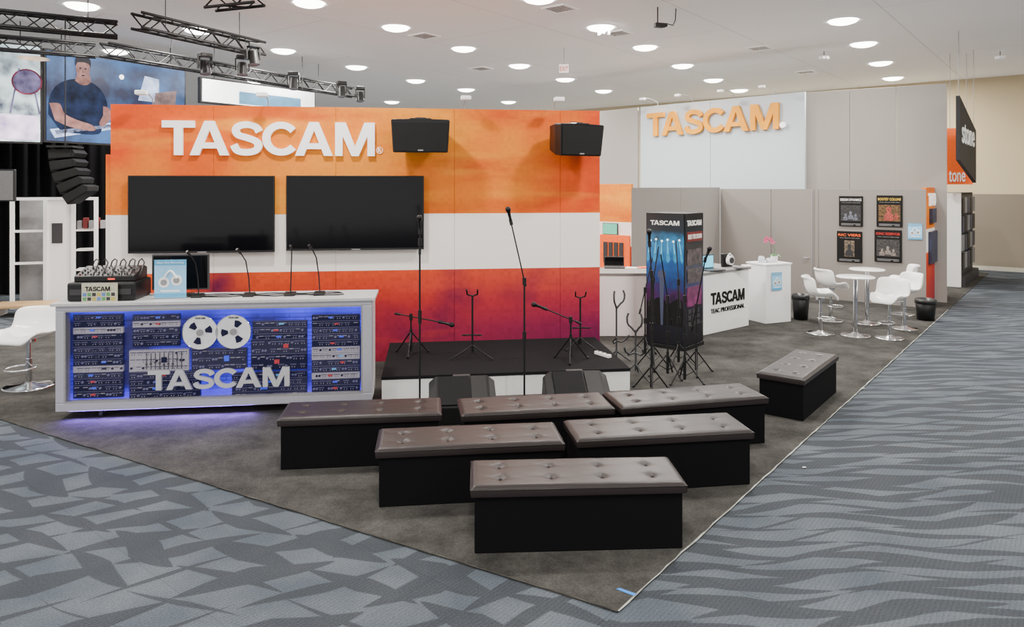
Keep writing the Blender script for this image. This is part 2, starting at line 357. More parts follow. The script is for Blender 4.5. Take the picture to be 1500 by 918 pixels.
part(e,'sign_text',MB().text('EXIT',-.08,.08,zb+.03,zt-.05,-.031,.004,.02),red)
part(e,'hanger',MB().cyl((-.06,0,zt),(0,0,CZ-.3),.006).cyl((.06,0,zt),(0,0,CZ-.3),.006).cyl((0,0,CZ-.3),(0,0,CZ),.006),mgray)
q=gp(972,40,4.5)
e=thing('ceiling_camera','small dark camera and looped cable hung from the ceiling','camera',(q.x,q.y,CZ),.3)
part(e,'mount',MB().cyl((-.1,0,0),(-.1,0,-.24),.01),dgray)
part(e,'camera_body',MB().box(-.15,.0,-.04,.04,-.31,-.24).cyl((0,0,-.28),(.05,0,-.26),.03),dgray,bevel=.008)
part(e,'cable',MB().tube([(-.08,0,-.24),(.05,0,-.24),(.16,0,-.26),(.2,0,-.18),(.21,0,-.05),(.21,0,0)],.008),black)
for x,y in ((885,38),(1465,75),(1207,75)):
    q=gp(x,y,CZ)
    e=thing('ceiling_fixture','small white boxy fixture hung under the ceiling','ceiling fixture',q,.4,'small ceiling fixtures')
    part(e,'stem',MB().cyl((0,0,0),(0,0,-.1),.012),mgray)
    part(e,'fixture_body',MB().box(-.09,.09,-.06,.06,-.16,-.1).cyl((.0,-.06,-.13),(0,-.09,-.13),.03),ring,bevel=.01)

# ---------------------------------------------------------------- orange display wall
O=(-4.56,8.14); A0=math.atan2(.75,5.65); LW=5.70; HW=3.02
def banner_mat(name,x1,zb=1.08,zt=1.752,top=3.02):
    m,N,L,B=nt(name); tc=N.new('ShaderNodeTexCoord'); sp=N.new('ShaderNodeSeparateXYZ'); L.new(tc.outputs['Object'],sp.inputs[0])
    def ramp(src,lo,hi,stops,const=False):
        mr=N.new('ShaderNodeMapRange'); mr.inputs[1].default_value=lo; mr.inputs[2].default_value=hi; L.new(src,mr.inputs[0])
        r=N.new('ShaderNodeValToRGB'); r.color_ramp.elements[0].position=stops[0][0]; r.color_ramp.elements[0].color=(*stops[0][1],1)
        r.color_ramp.elements[1].position=stops[-1][0]; r.color_ramp.elements[1].color=(*stops[-1][1],1)
        for p,c in stops[1:-1]: k=r.color_ramp.elements.new(p); k.color=(*c,1)
        if const: r.color_ramp.interpolation='CONSTANT'
        L.new(mr.outputs[0],r.inputs[0]); return r.outputs[0]
    def mix(f,a,b,t='MIX'):
        k=N.new('ShaderNodeMix'); k.data_type='RGBA'; k.blend_type=t
        for i,s in ((0,f),(6,a),(7,b)):
            if hasattr(s,'links'): L.new(s,k.inputs[i])
            else: k.inputs[i].default_value=s if i==0 else (*s,1)
        return k.outputs[2]
    def noise(sc,det,lo,hi,st=(1,1,1),ro=.5):
        mp=N.new('ShaderNodeMapping'); mp.inputs['Scale'].default_value=st; mp.inputs['Rotation'].default_value=(0,ro,0); L.new(tc.outputs['Object'],mp.inputs[0])
        n=N.new('ShaderNodeTexNoise'); n.inputs['Scale'].default_value=sc; n.inputs['Detail'].default_value=det; L.new(mp.outputs[0],n.inputs['Vector'])
        r=N.new('ShaderNodeMapRange'); r.inputs[1].default_value=lo; r.inputs[2].default_value=hi; L.new(n.outputs[0],r.inputs[0]); return r.outputs[0]
    up=ramp(sp.outputs[0],0,x1,[(0,(.72,.065,.004)),(.2,(.76,.12,.005)),(.5,(.82,.23,.01)),(.7,(.82,.18,.008)),(1,(.7,.06,.006))])
    up=mix(noise(.7,2,.42,.7),up,(.86,.3,.016)); up=mix(noise(1.3,4,.48,.78,(.4,1,1.8)),up,(.58,.04,.006)); up=mix(noise(1.6,5,.52,.8,(.35,1,2.2),.9),up,(.9,.36,.03))
    lowc=ramp(sp.outputs[2],0,zb,[(0,(.13,.006,.05)),(.35,(.24,.009,.05)),(.65,(.5,.024,.022)),(1,(.8,.09,.006))])
    lowx=ramp(sp.outputs[0],0,x1,[(0,(.8,.1,.01)),(.5,(.45,.025,.02)),(1,(.13,.007,.075))])
    lowc=mix(.42,lowc,lowx); lowc=mix(noise(1.1,4,.5,.78),lowc,(.12,.006,.05)); lowc=mix(noise(1.5,5,.55,.8,(.35,1,2),.8),lowc,(.6,.05,.03))
    br=N.new('ShaderNodeTexBrick'); br.offset=0; br.inputs['Scale'].default_value=22; br.inputs['Mortar Size'].default_value=.05; br.inputs['Brick Width'].default_value=1; br.inputs['Row Height'].default_value=1
    mp=N.new('ShaderNodeMapping'); mp.inputs['Rotation'].default_value=(math.pi/2,0,0); L.new(tc.outputs['Object'],mp.inputs[0]); L.new(mp.outputs[0],br.inputs['Vector'])
    br.inputs['Color1'].default_value=(1,1,1,1); br.inputs['Color2'].default_value=(.82,.82,.82,1); br.inputs['Mortar'].default_value=(.95,.95,.95,1)
    up=mix(.55,up,br.outputs[0],'MULTIPLY'); lowc=mix(.9,lowc,br.outputs[0],'MULTIPLY')
    selA=ramp(sp.outputs[2],0,top,[(0,(0,0,0)),(zb/top,(1,1,1)),(1,(1,1,1))],True)
    selB=ramp(sp.outputs[2],0,top,[(0,(0,0,0)),(zt/top,(1,1,1)),(1,(1,1,1))],True)
    c=mix(selA,lowc,(.88,.83,.78)); c=mix(selB,c,up)
    L.new(c,B.inputs['Base Color']); B.inputs['Roughness'].default_value=.6; B.inputs['Specular IOR Level'].default_value=.2; return m
dw=thing('display_wall','tall orange, white and maroon printed booth wall with raised lettering','display wall',(O[0],O[1],.008),A0)
bm=banner_mat('orange_banner_print',LW)
edges=[0,1.12,2.5,3.9,5.2,LW]
for a,b in zip(edges,edges[1:]):
    part(dw,'wall_panel',MB().box(a+.0015,b-.0015,0,.1,0.0,HW),bm,bevel=.0015)
part(dw,'side_panel',MB().box(-.07,-.005,.05,.12,0,2.45),bm)
x0,z0=hit(O,A0,238,228,.03); x1,z1=hit(O,A0,549,181,.03)
part(dw,'raised_lettering',MB().text('TASCAM',x0,x1,z0,z1,-.012,.045),letterw,'raised white backlit letters reading TASCAM')
xr,zr=hit(O,A0,556,221,.03)
mb=MB()
mb.lathe([(.034,-.003),(.04,-.003),(.04,.003),(.034,.003),(.034,-.003)],20).xf(Matrix.Translation((xr,-.012,zr))@Matrix.Rotation(math.pi/2,4,'X'))
mb.text('R',xr-.018,xr+.018,zr-.024,zr+.024,-.008,.008,.01)
part(dw,'trademark_symbol',mb,letterw)
def tv(px0,px1,py0,py1,lab):
    s0,zt_=hit(O,A0,px0,py0,.1); s1,zb_=hit(O,A0,px1,py1,.1)
    c=Vector((O[0],O[1],0))+Vector((math.cos(A0),math.sin(A0),0))*((s0+s1)/2)
    wd=(s1-s0)/2; hh=(zt_-zb_)
    t=thing('wall_television',lab,'television',(c.x,c.y,zb_),A0,'televisions on the display wall')
    part(t,'bezel',MB().box(-wd,wd,-.1,-.06,0,.02).box(-wd,wd,-.1,-.06,hh-.014,hh).box(-wd,-wd+.014,-.1,-.06,.02,hh-.014).box(wd-.014,wd,-.1,-.06,.02,hh-.014),black,bevel=.003)
    part(t,'screen',MB().box(-wd+.014,wd-.014,-.094,-.06,.02,hh-.014),glossb)
    part(t,'rear_housing',MB().box(-wd*.8,wd*.8,-.06,-.02,.08,hh-.08),dgray,bevel=.01)
    part(t,'wall_bracket',MB().box(-.25,.25,-.02,-.0,.3*hh,.7*hh),dgray)
    part(t,'logo_badge',MB().box(-.05,.05,-.104,-.1,.004,.014),mgray)
tv(187,402,257,369,'large flat black television hung on the printed wall')
tv(419,621,257,365,'large flat black television hung on the printed wall')
spg=mat('speaker_grille',(.012,.012,.012),.7,scale=500,bump=.5,var=.5,spec=.2)
def pa(px,py0,py1,wd,off,yaw,lab):
    s,zt_=hit(O,A0,px,py0,off); _,zb_=hit(O,A0,px,py1,off)
    c=Vector((O[0],O[1],0))+Vector((math.cos(A0),math.sin(A0),0))*s+Vector((math.sin(A0),-math.cos(A0),0))*off
    t=thing('hanging_loudspeaker',lab,'loudspeaker',(c.x,c.y,zb_),A0+yaw,'loudspeakers hung on the display wall')
    t.rotation_euler=(.1,0,A0+yaw)
    h=zt_-zb_; w2=wd/2
    prof=[(-w2+.02,.01),(-w2+.03,0),(w2-.03,0),(w2-.02,.01),(w2,h-.03),(w2-.01,h-.015),(w2-.2,h-.01),(w2-.22,h),(-w2+.22,h),(-w2+.2,h-.01),(-w2+.01,h-.015),(-w2,h-.03)]
    bk=[(a*.72,.04+b*.8) for a,b in prof]; n=len(prof)
    v=[(a,-.05,b) for a,b in prof]+[(a,.08,b) for a,b in prof]+[(a,.34,b) for a,b in bk]
    f=[tuple(range(n)),tuple(range(2*n,3*n))[::-1]]+[((i+1)%n+r*n,i+r*n,i+(r+1)*n,(i+1)%n+(r+1)*n) for r in range(2) for i in range(n)]
    part(t,'cabinet',MB().add(v,f),black,bevel=.005)
    part(t,'grille',MB().prism_y([(-w2+.035,.015),(w2-.035,.015),(w2-.02,h-.045),(-w2+.02,h-.045)],-.062,-.05),spg,bevel=.004)
    part(t,'handle',MB().box(-.06,.06,.05,.14,h-.012,h+.008),dgray)
    part(t,'bracket',MB().box(-.03,.03,.34,off-.03,.15,h-.15),dgray)
    part(t,'cabinet_badge',MB().box(-.03,.03,-.066,-.062,.02,.035),mgray)
pa(616,173,223,.66,.42,.0,'black loudspeaker cabinet hung facing forward on the wall')
pa(848,180,228,.6,.42,.35,'black loudspeaker cabinet turned slightly, hung on the wall')
def armlight(base,ang,reach=.3,lab='small gray arm spotlight clipped to the wall top',en=0):
    t=thing('arm_spotlight',lab,'spotlight',base,ang,'arm spotlights on booth walls')
    part(t,'arm',MB().tube([(0,0.05,-.05),(0,0.03,.08),(0,-reach*.5,.14),(0,-reach,.12)],.006),mgray)
    part(t,'lamp_head',MB().box(-.06,.06,-reach-.05,-reach+.04,.08,.13),ring,bevel=.012)
    if en: mklight('lamp','SPOT',(0,-reach,.06),en,.05,(.85,.93,1),t,rot=(-.35,0,0),spot=2.3)
    return t
ew=Vector((math.cos(A0),math.sin(A0),0))
for px in (222,392,680,812):
    s,_=hit(O,A0,px,156,0); armlight(Vector((O[0],O[1],HW))+ew*s,A0)

# ---------------------------------------------------------------- stage
st=[(-1.275,6.99),(1.21,7.33),(1.02,8.84),(-1.45,8.51)]
sg=thing('stage_platform','low platform with black carpeted deck and white front','stage')
part(sg,'deck',MB().prism(st,.205,.235),mat('stage_carpet',(.012,.012,.013),.95,scale=200,var=.4,bump=.3,spec=.1))
part(sg,'skirt',MB().prism([(a*.997,b*1.001) for a,b in st],.008,.205),white)

# ---------------------------------------------------------------- benches
def cushion():
    nx,ny=124,42; a,b=.62,.21; v=[];f=[]
    BX=(-.45,-.15,.15,.45); BY=(-.085,.085)
    for j in range(ny+1):
        for i in range(nx+1):
            x=-a+2*a*i/nx; y=-b+2*b*j/ny
            e=min(a-abs(x),b-abs(y)); z=.385-.016*(1-min(e/.03,1))**2+.006*math.cos(x/a*1.4)*math.cos(y/b*1.4)
            for bx in BX:
                for by in BY:
                    d2=(x-bx)**2+(y-by)**2; z-=.016*math.exp(-d2/.0008)
                    r_=math.sqrt(d2); an=math.atan2(y-by,x-bx)
                    z-=.006*math.exp(-r_/.06)*max(0,math.cos(4*an+.8))
            v.append((x,y,z))
    for j in range(ny):
        for i in range(nx): k=j*(nx+1)+i; f.append((k,k+1,k+nx+2,k+nx+1))
    m=MB().add(v,f,True)
    per=[(i,0) for i in range(nx)]+[(nx,j) for j in range(ny)]+[(i,ny) for i in range(nx,0,-1)]+[(0,j) for j in range(ny,0,-1)]
    top=[v[j*(nx+1)+i] for i,j in per]; n=len(top)
    mid=[(p[0]*1.006,p[1]*1.015,.352) for p in top]; lo=[(p[0]*1.0,p[1]*1.0,.325) for p in top]
    m.add(top+mid+lo,[(r*n+i,(r+1)*n+i,(r+1)*n+(i+1)%n,r*n+(i+1)%n) for r in range(2) for i in range(n)],True)
    m.add(lo,[tuple(range(n))[::-1]])
    return m
bench=thing('storage_bench','long bench with tufted dark brown leather top and black fabric box','bench',(0,0,.008),0,'tufted benches in front of the stage')
part(bench,'cushion_top',cushion(),leather,'dark brown tufted leather top')
part(bench,'box_body',MB().box(-.6,.6,-.195,.195,0,.327),fabric,bevel=.006)
loop=[(-.623,-.213),(.623,-.213),(.623,.213),(-.623,.213),(-.623,-.213)]
part(bench,'piping',MB().tube([(a,b,.366) for a,b in loop],.003,6),leather)
for bx in (-.45,-.15,.15,.45):
    for by in (-.085,.085):
        part(bench,'tuft_button',MB().lathe([(.0001,.382),(.007,.381),(.011,.376),(.012,.366)],12,(bx,by,.0)),leather)
B=[((692,813),(1003,805)),((555,745),(822,731)),((848,727),(1100,711)),((411,690),(643,680)),((680,682),(896,669)),((912,669),(1122,650))]
first=True
def place_bench(c,ang,sx=1):
    global first
    d=Vector((math.cos(ang),math.sin(ang),0)); n=Vector((-d.y,d.x,0))
    c=c+n*.195; c.z=.008
    if first: bench.location=c; bench.rotation_euler=(0,0,ang); first=False
    else: dup(bench,c,ang,None,(sx,1,1))
for a,b in B:
    p=gp(*a); q=gp(*b); m=(p+q)/2; d=(q-p).normalized(); place_bench(m,math.atan2(d.y,d.x),min(1.02,max(.93,(q-p).length/1.2)))
p=gp(1176,619); an=math.radians(52); place_bench(p+Vector((math.cos(an),math.sin(an),0))*.58,an,.95)

# ---------------------------------------------------------------- microphone stands
def micmesh(p,d,L=.17):
    p=Vector(p); d=Vector(d).normalized(); m=MB(); m.cyl(p,p+d*L*.62,.011,.017)
    g=MB().ball(p+d*(L*.78),.027,10); m.add(g.v,g.f,True); m.cyl(p+d*L*.6,p+d*L*.7,.018,.026); return m
def stand(loc,rot,base,clutch,top,mic=True,lab='black microphone stand with microphone',z0=0.008,boomback=None,grp='microphone stands around the stage',spread=.3):
    t=thing('microphone_stand',lab,'microphone stand',(loc[0],loc[1],z0),rot,grp)
    if base=='round':
        part(t,'base',MB().lathe([(.0001,.0),(.13,0),(.135,.008),(.12,.02),(.03,.03),(.02,.06),(.0001,.06)],28),blackm)
        zb=.03
    else:
        for k in range(3):
            an=k*2*math.pi/3+.4; c,s=math.cos(an),math.sin(an); q=spread
            part(t,'tripod_leg',MB().cyl((.015*c,.015*s,.24),(q*c,q*s,.012),.008),blackm)
            part(t,'leg_foot',MB().cyl((q*.95*c,q*.95*s,.02),((q+.015)*c,(q+.015)*s,.012),.011),black)
            part(t,'leg_brace',MB().cyl((.01*c,.01*s,.08),(.5*q*c,.5*q*s,.14),.005),blackm)
        part(t,'hub',MB().cyl((0,0,.04),(0,0,.28),.016),black)
        zb=.05
    cl=Vector(clutch); tp=Vector(top)
    part(t,'pole',MB().cyl((0,0,zb),cl,.0095),blackm)
    part(t,'height_clutch',MB().cyl((0,0,cl.z*.5),(0,0,cl.z*.58),.018),black)
    part(t,'boom_clutch',MB().cyl(cl-Vector((0,0,.04)),cl+Vector((0,0,.03)),.019),black)
    d=(tp-cl)
    if d.length>.03:
        back=cl-d.normalized()*(boomback or .12)
        part(t,'boom_arm',MB().cyl(back,tp,.007),blackm)
        part(t,'boom_counterweight',MB().cyl(back-d.normalized()*.005,back+d.normalized()*.06,.013),blackm)
        dd=d.normalized()
    else: dd=Vector((0,-.3,1))
    if mic:
        m2=Vector((dd.x,dd.y-.25,dd.z))
        part(t,'microphone',micmesh(tp,m2),blackm,'dark handheld microphone')
        part(t,'mic_clip',MB().cyl(tp-dd*.03,tp+dd*.03,.017),black)
    return t
S=.235
stand((-.88,6.84),0,'round',(0,0,1.56),(0,0,1.66),lab='tall straight microphone stand with round base')
stand((.12,6.96),0,'round',(0,0,1.17),(-.13,0,1.74),lab='tall microphone stand with angled upper tube and round base',boomback=.05)
stand((1.42,7.3),0,'tripod',(0,0,1.2),(-.02,0,1.5),lab='tripod microphone stand with upright boom',spread=.2)
stand(gp(602,519,S)[:2],.1,'tripod',(0,0,.42),(.33,-.05,.36),z0=S,lab='low tripod microphone stand with horizontal boom',boomback=.18,spread=.2)
q=gp(836,528,S); stand(q[:2],0,'tripod',(0,0,.44),(-.28,-.02,.56),z0=S,lab='short tripod stand with boom and microphone angled upward',boomback=.12,spread=.2)
cl=[((957,540),.0,1.35,(.06,1.5),False),((978,553),.7,1.15,(-.12,1.45),False),((1003,562),1.2,1.2,(.05,1.62),False),((1020,548),2.,1.0,(-.15,1.38),True),((945,524),.3,1.1,(.1,1.3),False),((994,536),1.6,1.3,(.12,1.55),False)]
for (x,y),r,z1_,(dx,tz),mc in cl:
    stand(gp(x,y)[:2],r,'tripod',(0,0,z1_*.75),(dx,0,tz*.93),mic=mc,lab='black tripod microphone stand gathered in a cluster',grp='cluster of stands beside the banner column',boomback=.3,spread=.2)
def gstand(loc,z0,h,lab,mt=blackm,rot=0,sp=.26,curved=False):
    t=thing('instrument_stand',lab,'instrument stand',(loc[0],loc[1],z0),rot,'instrument stands near the stage')
    for k in range(3):
        an=k*2*math.pi/3-.5; c,s=math.cos(an),math.sin(an)
        part(t,'tripod_leg',MB().tube([(0,0,.14),(.45*sp*c,.45*sp*s,.08),(sp*c,sp*s,.014)],.009),mt)
    part(t,'pole',MB().cyl((0,0,.06),(0,0,h-.05),.011),mt)
    if curved:
        for sg_ in (-1,1):
            part(t,'cradle_arm',MB().tube([(0,0,.26),(sg_*.06,-.02,.24),(sg_*.1,-.05,.27),(sg_*.1,-.11,.33)],.011),mt)
            part(t,'neck_arm',MB().tube([(0,0,h-.08)]+[(sg_*(.035+.05*math.sin(a)),-.02-.03*math.sin(a),h-.02+.09*(1-math.cos(a))) for a in (.2,.7,1.2,1.8,2.4)],.011),mt)
    else:
        part(t,'lower_cradle',MB().tube([(-.1,-.12,.27),(-.1,-.02,.25),(0,0,.25),(.1,-.02,.25),(.1,-.12,.27)],.009),mt)
        part(t,'neck_yoke',MB().tube([(-.06,-.07,h+.03),(-.055,-.01,h-.03),(0,0,h-.05),(.055,-.01,h-.03),(.06,-.07,h+.03)],.009),mt)
q=gp(692,524,S); gstand(q[:2],S,.72,'black tripod instrument stand on the platform')
q=gp(850,512,S); gstand(q[:2],S,.64,'black instrument stand at the back of the platform',sp=.2)
gstand(gp(903,532)[:2],0.008,.72,'dark curved tubular instrument stand on the carpet',dgray,.6,.17,True)
gstand(gp(931,552)[:2],0.008,.56,'dark curved tubular instrument stand on the carpet',dgray,-.4,.15,True)

wgb=mat('wedge_black',(.01,.01,.011),.5,spec=.25)
def wedge(loc,rot):
    t=thing('floor_monitor_speaker','black wedge-shaped floor monitor loudspeaker with tilted grille','loudspeaker',(loc[0],loc[1],.008),rot,'floor monitors before the stage')
    prof=[(-.2,0),(.2,0),(.24,.08),(.16,.33),(.09,.35),(-.22,.16)]
    v=[]; n=len(prof)
    for x,k in ((-.3,.86),(-.24,1.0),(.24,1.0),(.3,.86)):
        v+=[(x,a*k,.02*(1-k)*5*0+b*(k if b>.1 else 1)) for a,b in prof]
    f=[tuple(range(n))[::-1],tuple(range(3*n,4*n))]+[(r*n+i,r*n+(i+1)%n,(r+1)*n+(i+1)%n,(r+1)*n+i) for r in range(3) for i in range(n)]
    part(t,'cabinet',MB().add(v,f),wgb,bevel=.01)
    part(t,'grille',MB().prism_x([(-.205,.172),(.075,.343),(.07,.355),(-.212,.182)],-.22,.06),mat('wedge_grille',(.008,.008,.009),.7,scale=400,bump=.4,var=.4,spec=.15))
    part(t,'horn',MB().prism_x([(-.205,.172),(.075,.343),(.07,.353),(-.21,.179)],.08,.22),mat('wedge_horn',(.018,.018,.019),.5,spec=.25))
    part(t,'carry_handle',MB().box(-.08,.08,.1,.15,.338,.352),dgray,bevel=.006)
wedge((-.45,6.48),.12); wedge((.6,6.66),.1)

q=gp(884,518,S)
t=thing('power_strip','small white power strip lying on the platform edge','power strip',(q.x-.02,q.y-.1,S),-1.0)
part(t,'strip_body',MB().box(-.12,.12,-.025,.025,0,.035),offw,bevel=.006)
for k in (-.075,-.005,.065): part(t,'socket',MB().box(k-.015,k+.015,-.012,.012,.035,.037),dgray)

# ---------------------------------------------------------------- demo desk with lit showcase
D=(-4.06,6.37); AD=math.atan2(.34,2.75); DL=2.77
desk=thing('showcase_desk','white counter with blue lit window showing audio recorders','counter',(D[0],D[1],0.008),AD)
frm=mat('showcase_frame',(.42,.42,.48),.4,.3,var=.02)
part(desk,'frame',MB().box(0,DL,0,.12,.08,.155).box(0,DL,0,.12,.975,1.02).box(0,.075,0,.12,.155,.975).box(DL-.09,DL,0,.12,.155,.975),frm,'silver-gray framed border',bevel=.006)
part(desk,'frame_lip',MB().box(.075,DL-.09,.0,.05,.15,.165).box(.075,DL-.09,0,.05,.965,.98).box(.07,.085,0,.05,.165,.965).box(DL-.1,DL-.085,0,.05,.165,.965),mgray)
part(desk,'carcass',MB().box(0,.02,.12,.45,.08,1.02).box(DL-.02,DL,.12,.45,.08,1.02).box(.02,DL-.02,.43,.45,.08,1.02).box(.02,DL-.02,.12,.43,.08,.1),mat('desk_side',(.6,.6,.62),.4,var=.02))
part(desk,'desk_top',MB().box(-.03,DL+.03,-.03,.5,1.02,1.05),mat('desk_top_gray',(.5,.5,.51),.4),bevel=.004)
part(desk,'glass',MB().box(.085,DL-.1,.03,.034,.165,.965),mat('clear_glass',(1,1,1),.02,trans=1.0,var=0,alpha=.06))
def blue_mat():
    m,N,L,B_=nt('blue_backlit_print'); tc=N.new('ShaderNodeTexCoord')
    n=N.new('ShaderNodeTexNoise'); n.inputs['Scale'].default_value=2.2; n.inputs['Detail'].default_value=5; L.new(tc.outputs['Object'],n.inputs['Vector'])
    r=N.new('ShaderNodeValToRGB'); e=r.color_ramp.elements; e[0].position=.4; e[0].color=(.004,.003,.05,1); e[1].position=.7; e[1].color=(.045,.03,.85,1)
    L.new(n.outputs[0],r.inputs[0])
    mp=N.new('ShaderNodeMapping'); mp.inputs['Rotation'].default_value=(math.pi/2,0,0); L.new(tc.outputs['Object'],mp.inputs[0])
    b=N.new('ShaderNodeTexBrick'); b.inputs['Scale'].default_value=14; b.inputs['Mortar Size'].default_value=.06; b.inputs['Brick Width'].default_value=4; b.inputs['Row Height'].default_value=.5; b.inputs['Color1'].default_value=(.5,.5,.55,1); b.inputs['Color2'].default_value=(1.2,1.2,1.3,1); b.inputs['Mortar'].default_value=(.15,.15,.2,1)
    L.new(mp.outputs[0],b.inputs['Vector'])
    x=N.new('ShaderNodeMix'); x.data_type='RGBA'; x.blend_type='MULTIPLY'; x.inputs[0].default_value=.8; L.new(r.outputs[0],x.inputs[6]); L.new(b.outputs[0],x.inputs[7])
    sp=N.new('ShaderNodeSeparateXYZ'); L.new(tc.outputs['Object'],sp.inputs[0])
    rr=N.new('ShaderNodeValToRGB'); ee=rr.color_ramp.elements; ee[0].position=.15; ee[0].color=(.08,.03,.9,1); ee[1].position=.98; ee[1].color=(.05,.05,1,1)
    for p_,c_ in ((.26,(0,0,.02,1)),(.86,(0,0,.02,1))): k=ee.new(p_); k.color=c_
    L.new(sp.outputs[2],rr.inputs[0])
    ad=N.new('ShaderNodeMix'); ad.data_type='RGBA'; ad.blend_type='ADD'; ad.inputs[0].default_value=.8; L.new(x.outputs[2],ad.inputs[6]); L.new(rr.outputs[0],ad.inputs[7])
    B_.inputs['Base Color'].default_value=(.01,.01,.05,1); L.new(ad.outputs[2],B_.inputs['Emission Color']); B_.inputs['Emission Strength'].default_value=1.5; return m
part(desk,'backlit_graphic',MB().box(.06,DL-.08,.12,.13,.15,.98),blue_mat(),'blue backlit printed picture panel')
unit=mat('unit_face',(.006,.007,.014),.45,emit=.5,ecol=(.008,.007,.05),spec=.15); unit2=mat('unit_face_gray',(.02,.02,.03),.45,emit=.3,ecol=(.025,.022,.11),spec=.15)
uk=mat('unit_knob',(.1,.1,.13),.4,emit=.25,ecol=(.12,.11,.4)); uw=mat('unit_light',(.3,.28,.31),.4,emit=.12,ecol=(.35,.35,.6)); ub=mat('unit_blue',(.03,.06,.4),.4,emit=.6,ecol=(.04,.08,.9)); ur=mat('unit_led_red',(.35,.03,.04),.4,emit=.25); ucy=mat('unit_led_cyan',(.1,.3,.55),.4,emit=.4)
def dp(x,y,off=-.1): return hit(D,AD,x,y,off)
def runit(x0,x1,y0,y1,kind):
    s0,zt_=dp(x0,y0); s1,zb_=dp(x1,y1)
    o=part(desk,'rack_unit',MB().box(s0,s1,.09,.12,zb_,zt_),uw if kind=='w' else random.choice([unit,unit,unit2]),'pale recorder faceplate' if kind=='w' else 'dark recorder faceplate')
    a=MB(); b=MB(); h=zt_-zb_; rows=max(1,int(h/.05)); hh=h/rows
    for j in range(rows):
        zc=zb_+hh*(j+.5); x=s0+.01
        while x<s1-.02:
            t_=random.random()
            if t_<.25: a.disc(x+.01,zc,min(.011,hh*.32),.083,.09,12); x+=.026
            elif t_<.75:
                for i in range(5):
                    if x+i*.011+.01<s1-.008:
                        a.box(x+i*.011,x+i*.011+.006,.086,.09,zc+hh*.08,zc+hh*.22)
                        if i%2: b.box(x+i*.011,x+i*.011+.006,.086,.09,zc-hh*.22,zc-hh*.1)
                x+=.06
            elif t_<.9: b.box(x,min(x+.04,s1-.01),.087,.09,zc+hh*.12,zc+hh*.2); x+=.05
            else: x+=.025
    for g,mt in ((a,unit if kind=='w' else uk),(b,unit2 if kind=='w' else uw)):
        if g.v: c=build('unit_controls',g,mt); c.parent=o
    q=s0+(s1-s0)*(.3+.3*random.random())
    c=build('unit_display',MB().box(q,q+(s1-s0)*.09,.082,.09,zb_+h*.4,zb_+h*.65),random.choice([ur,ucy,ub,ub,unit,unit])); c.parent=o
    c=build('unit_edge',MB().box(s0,s1,.088,.09,zt_-.003,zt_),uk); c.parent=o
y=462; k_=0
while y<583:
    k_+=1
    runit(108,181,y,y+7.4,'w' if k_ in (3,9) else 'd')
    if y<508: runit(195,264,y,y+7.4,'w' if k_==2 else 'd')
    if y<494 and y>464: runit(370,450,y,y+7.4,'d')
    if 548>y>546 or y>546: 
        if y<546 or True: runit(190,294,y,y+7.4,'d'); runit(340,450,y,y+7.4,'d')
    runit(457,527,y,y+7.4,'w' if k_ in (6,7,10) else 'd')
    y+=9.4
runit(368,450,498,518,'d'); runit(368,450,520,541,'d'); runit(190,277,514,543,'w'); runit(281,362,512,541,'d')
s0,zt_=dp(215,518); s1,zb_=dp(274,540)
for i in range(9):
    a=MB().box(s0+i*.038,s0+i*.038+.006,.084,.09,zb_,zt_); zz=zb_+.03+.05*random.random(); a.box(s0+i*.038-.006,s0+i*.038+.012,.08,.086,zz,zz+.015)
    part(desk,'fader',a,dgray)
for (x,y) in ((293,488),(342,487)):
    s,z=dp(x,y,-.06); r=.155
    rl=part(desk,'tape_reel',MB().disc(s,z,r,.06,.068,40),mat('reel_metal',(.62,.62,.64),.4,.2,emit=.15,ecol=(.8,.8,.9)),'silver open tape reel')
    for k in range(3):
        an=k*2*math.pi/3+.5+x; pts=[]
        for rr,da in ((.05,-.3),(.05,.3),(.108,.34),(.112,0),(.108,-.34)): pts.append((s+rr*math.cos(an+da),z+rr*math.sin(an+da)))
        c=build('reel_window',MB().prism_y(pts,.055,.06),unit); c.parent=rl
    c=build('reel_hub',MB().disc(s,z,.03,.045,.06,20),mgray); c.parent=rl
    c=build('reel_rim',MB().tube([(s+r*math.cos(2*math.pi*i/40),.06,z+r*math.sin(2*math.pi*i/40)) for i in range(41)],.004,6),chrome); c.parent=rl
    c=build('reel_label',MB().text('TASCAM',s-.045,s+.045,z+.122,z+.14,.058,.003),ink); c.parent=rl
s0,z0=dp(217,573,.0); s1,z1=dp(424,538,.0)
part(desk,'raised_lettering',MB().text('TASCAM',s0,s1,z0,z1,.02,.03),steel,'brushed silver letters reading TASCAM')
for cx in (.35,DL-.35):
    for cy in (.1,.38):
        part(desk,'caster',MB().cyl((cx-.015,cy,.028),(cx+.015,cy,.028),.028).box(cx-.02,cx+.02,cy-.02,cy+.02,.05,.08),dgray)
g=mklight('lamp','AREA',(.9,.02,.07),22,.1,(.28,.15,1),desk); g.data.shape='RECTANGLE'; g.data.size=1.6; g.data.size_y=.02
g.rotation_euler=(math.radians(-55),0,0)
ca,sa=math.cos(AD),math.sin(AD); DT=1.058
def dk(s,y): return (D[0]+ca*s-sa*y, D[1]+sa*s+ca*y, DT)
t=thing('equipment_case','low black rack case with rounded edges on the counter','equipment case',dk(.37,.24),AD)
part(t,'case_body',MB().box(-.3,.28,-.19,.22,0,.17),black,bevel=.02)
part(t,'face_strip',MB().box(-.27,.25,-.197,-.19,.06,.11),dgray)
part(t,'handle',MB().box(-.04,.04,-.205,-.197,.12,.145),mgray)
t=thing('name_card','printed card with a yellow label, leaning on the black case','sign',dk(.37,.0),AD)
part(t,'card_board',MB().box(-.15,.15,0,.012,0,.17),mat('card_cream',(.5,.48,.36),.5,var=.2,scale=40))
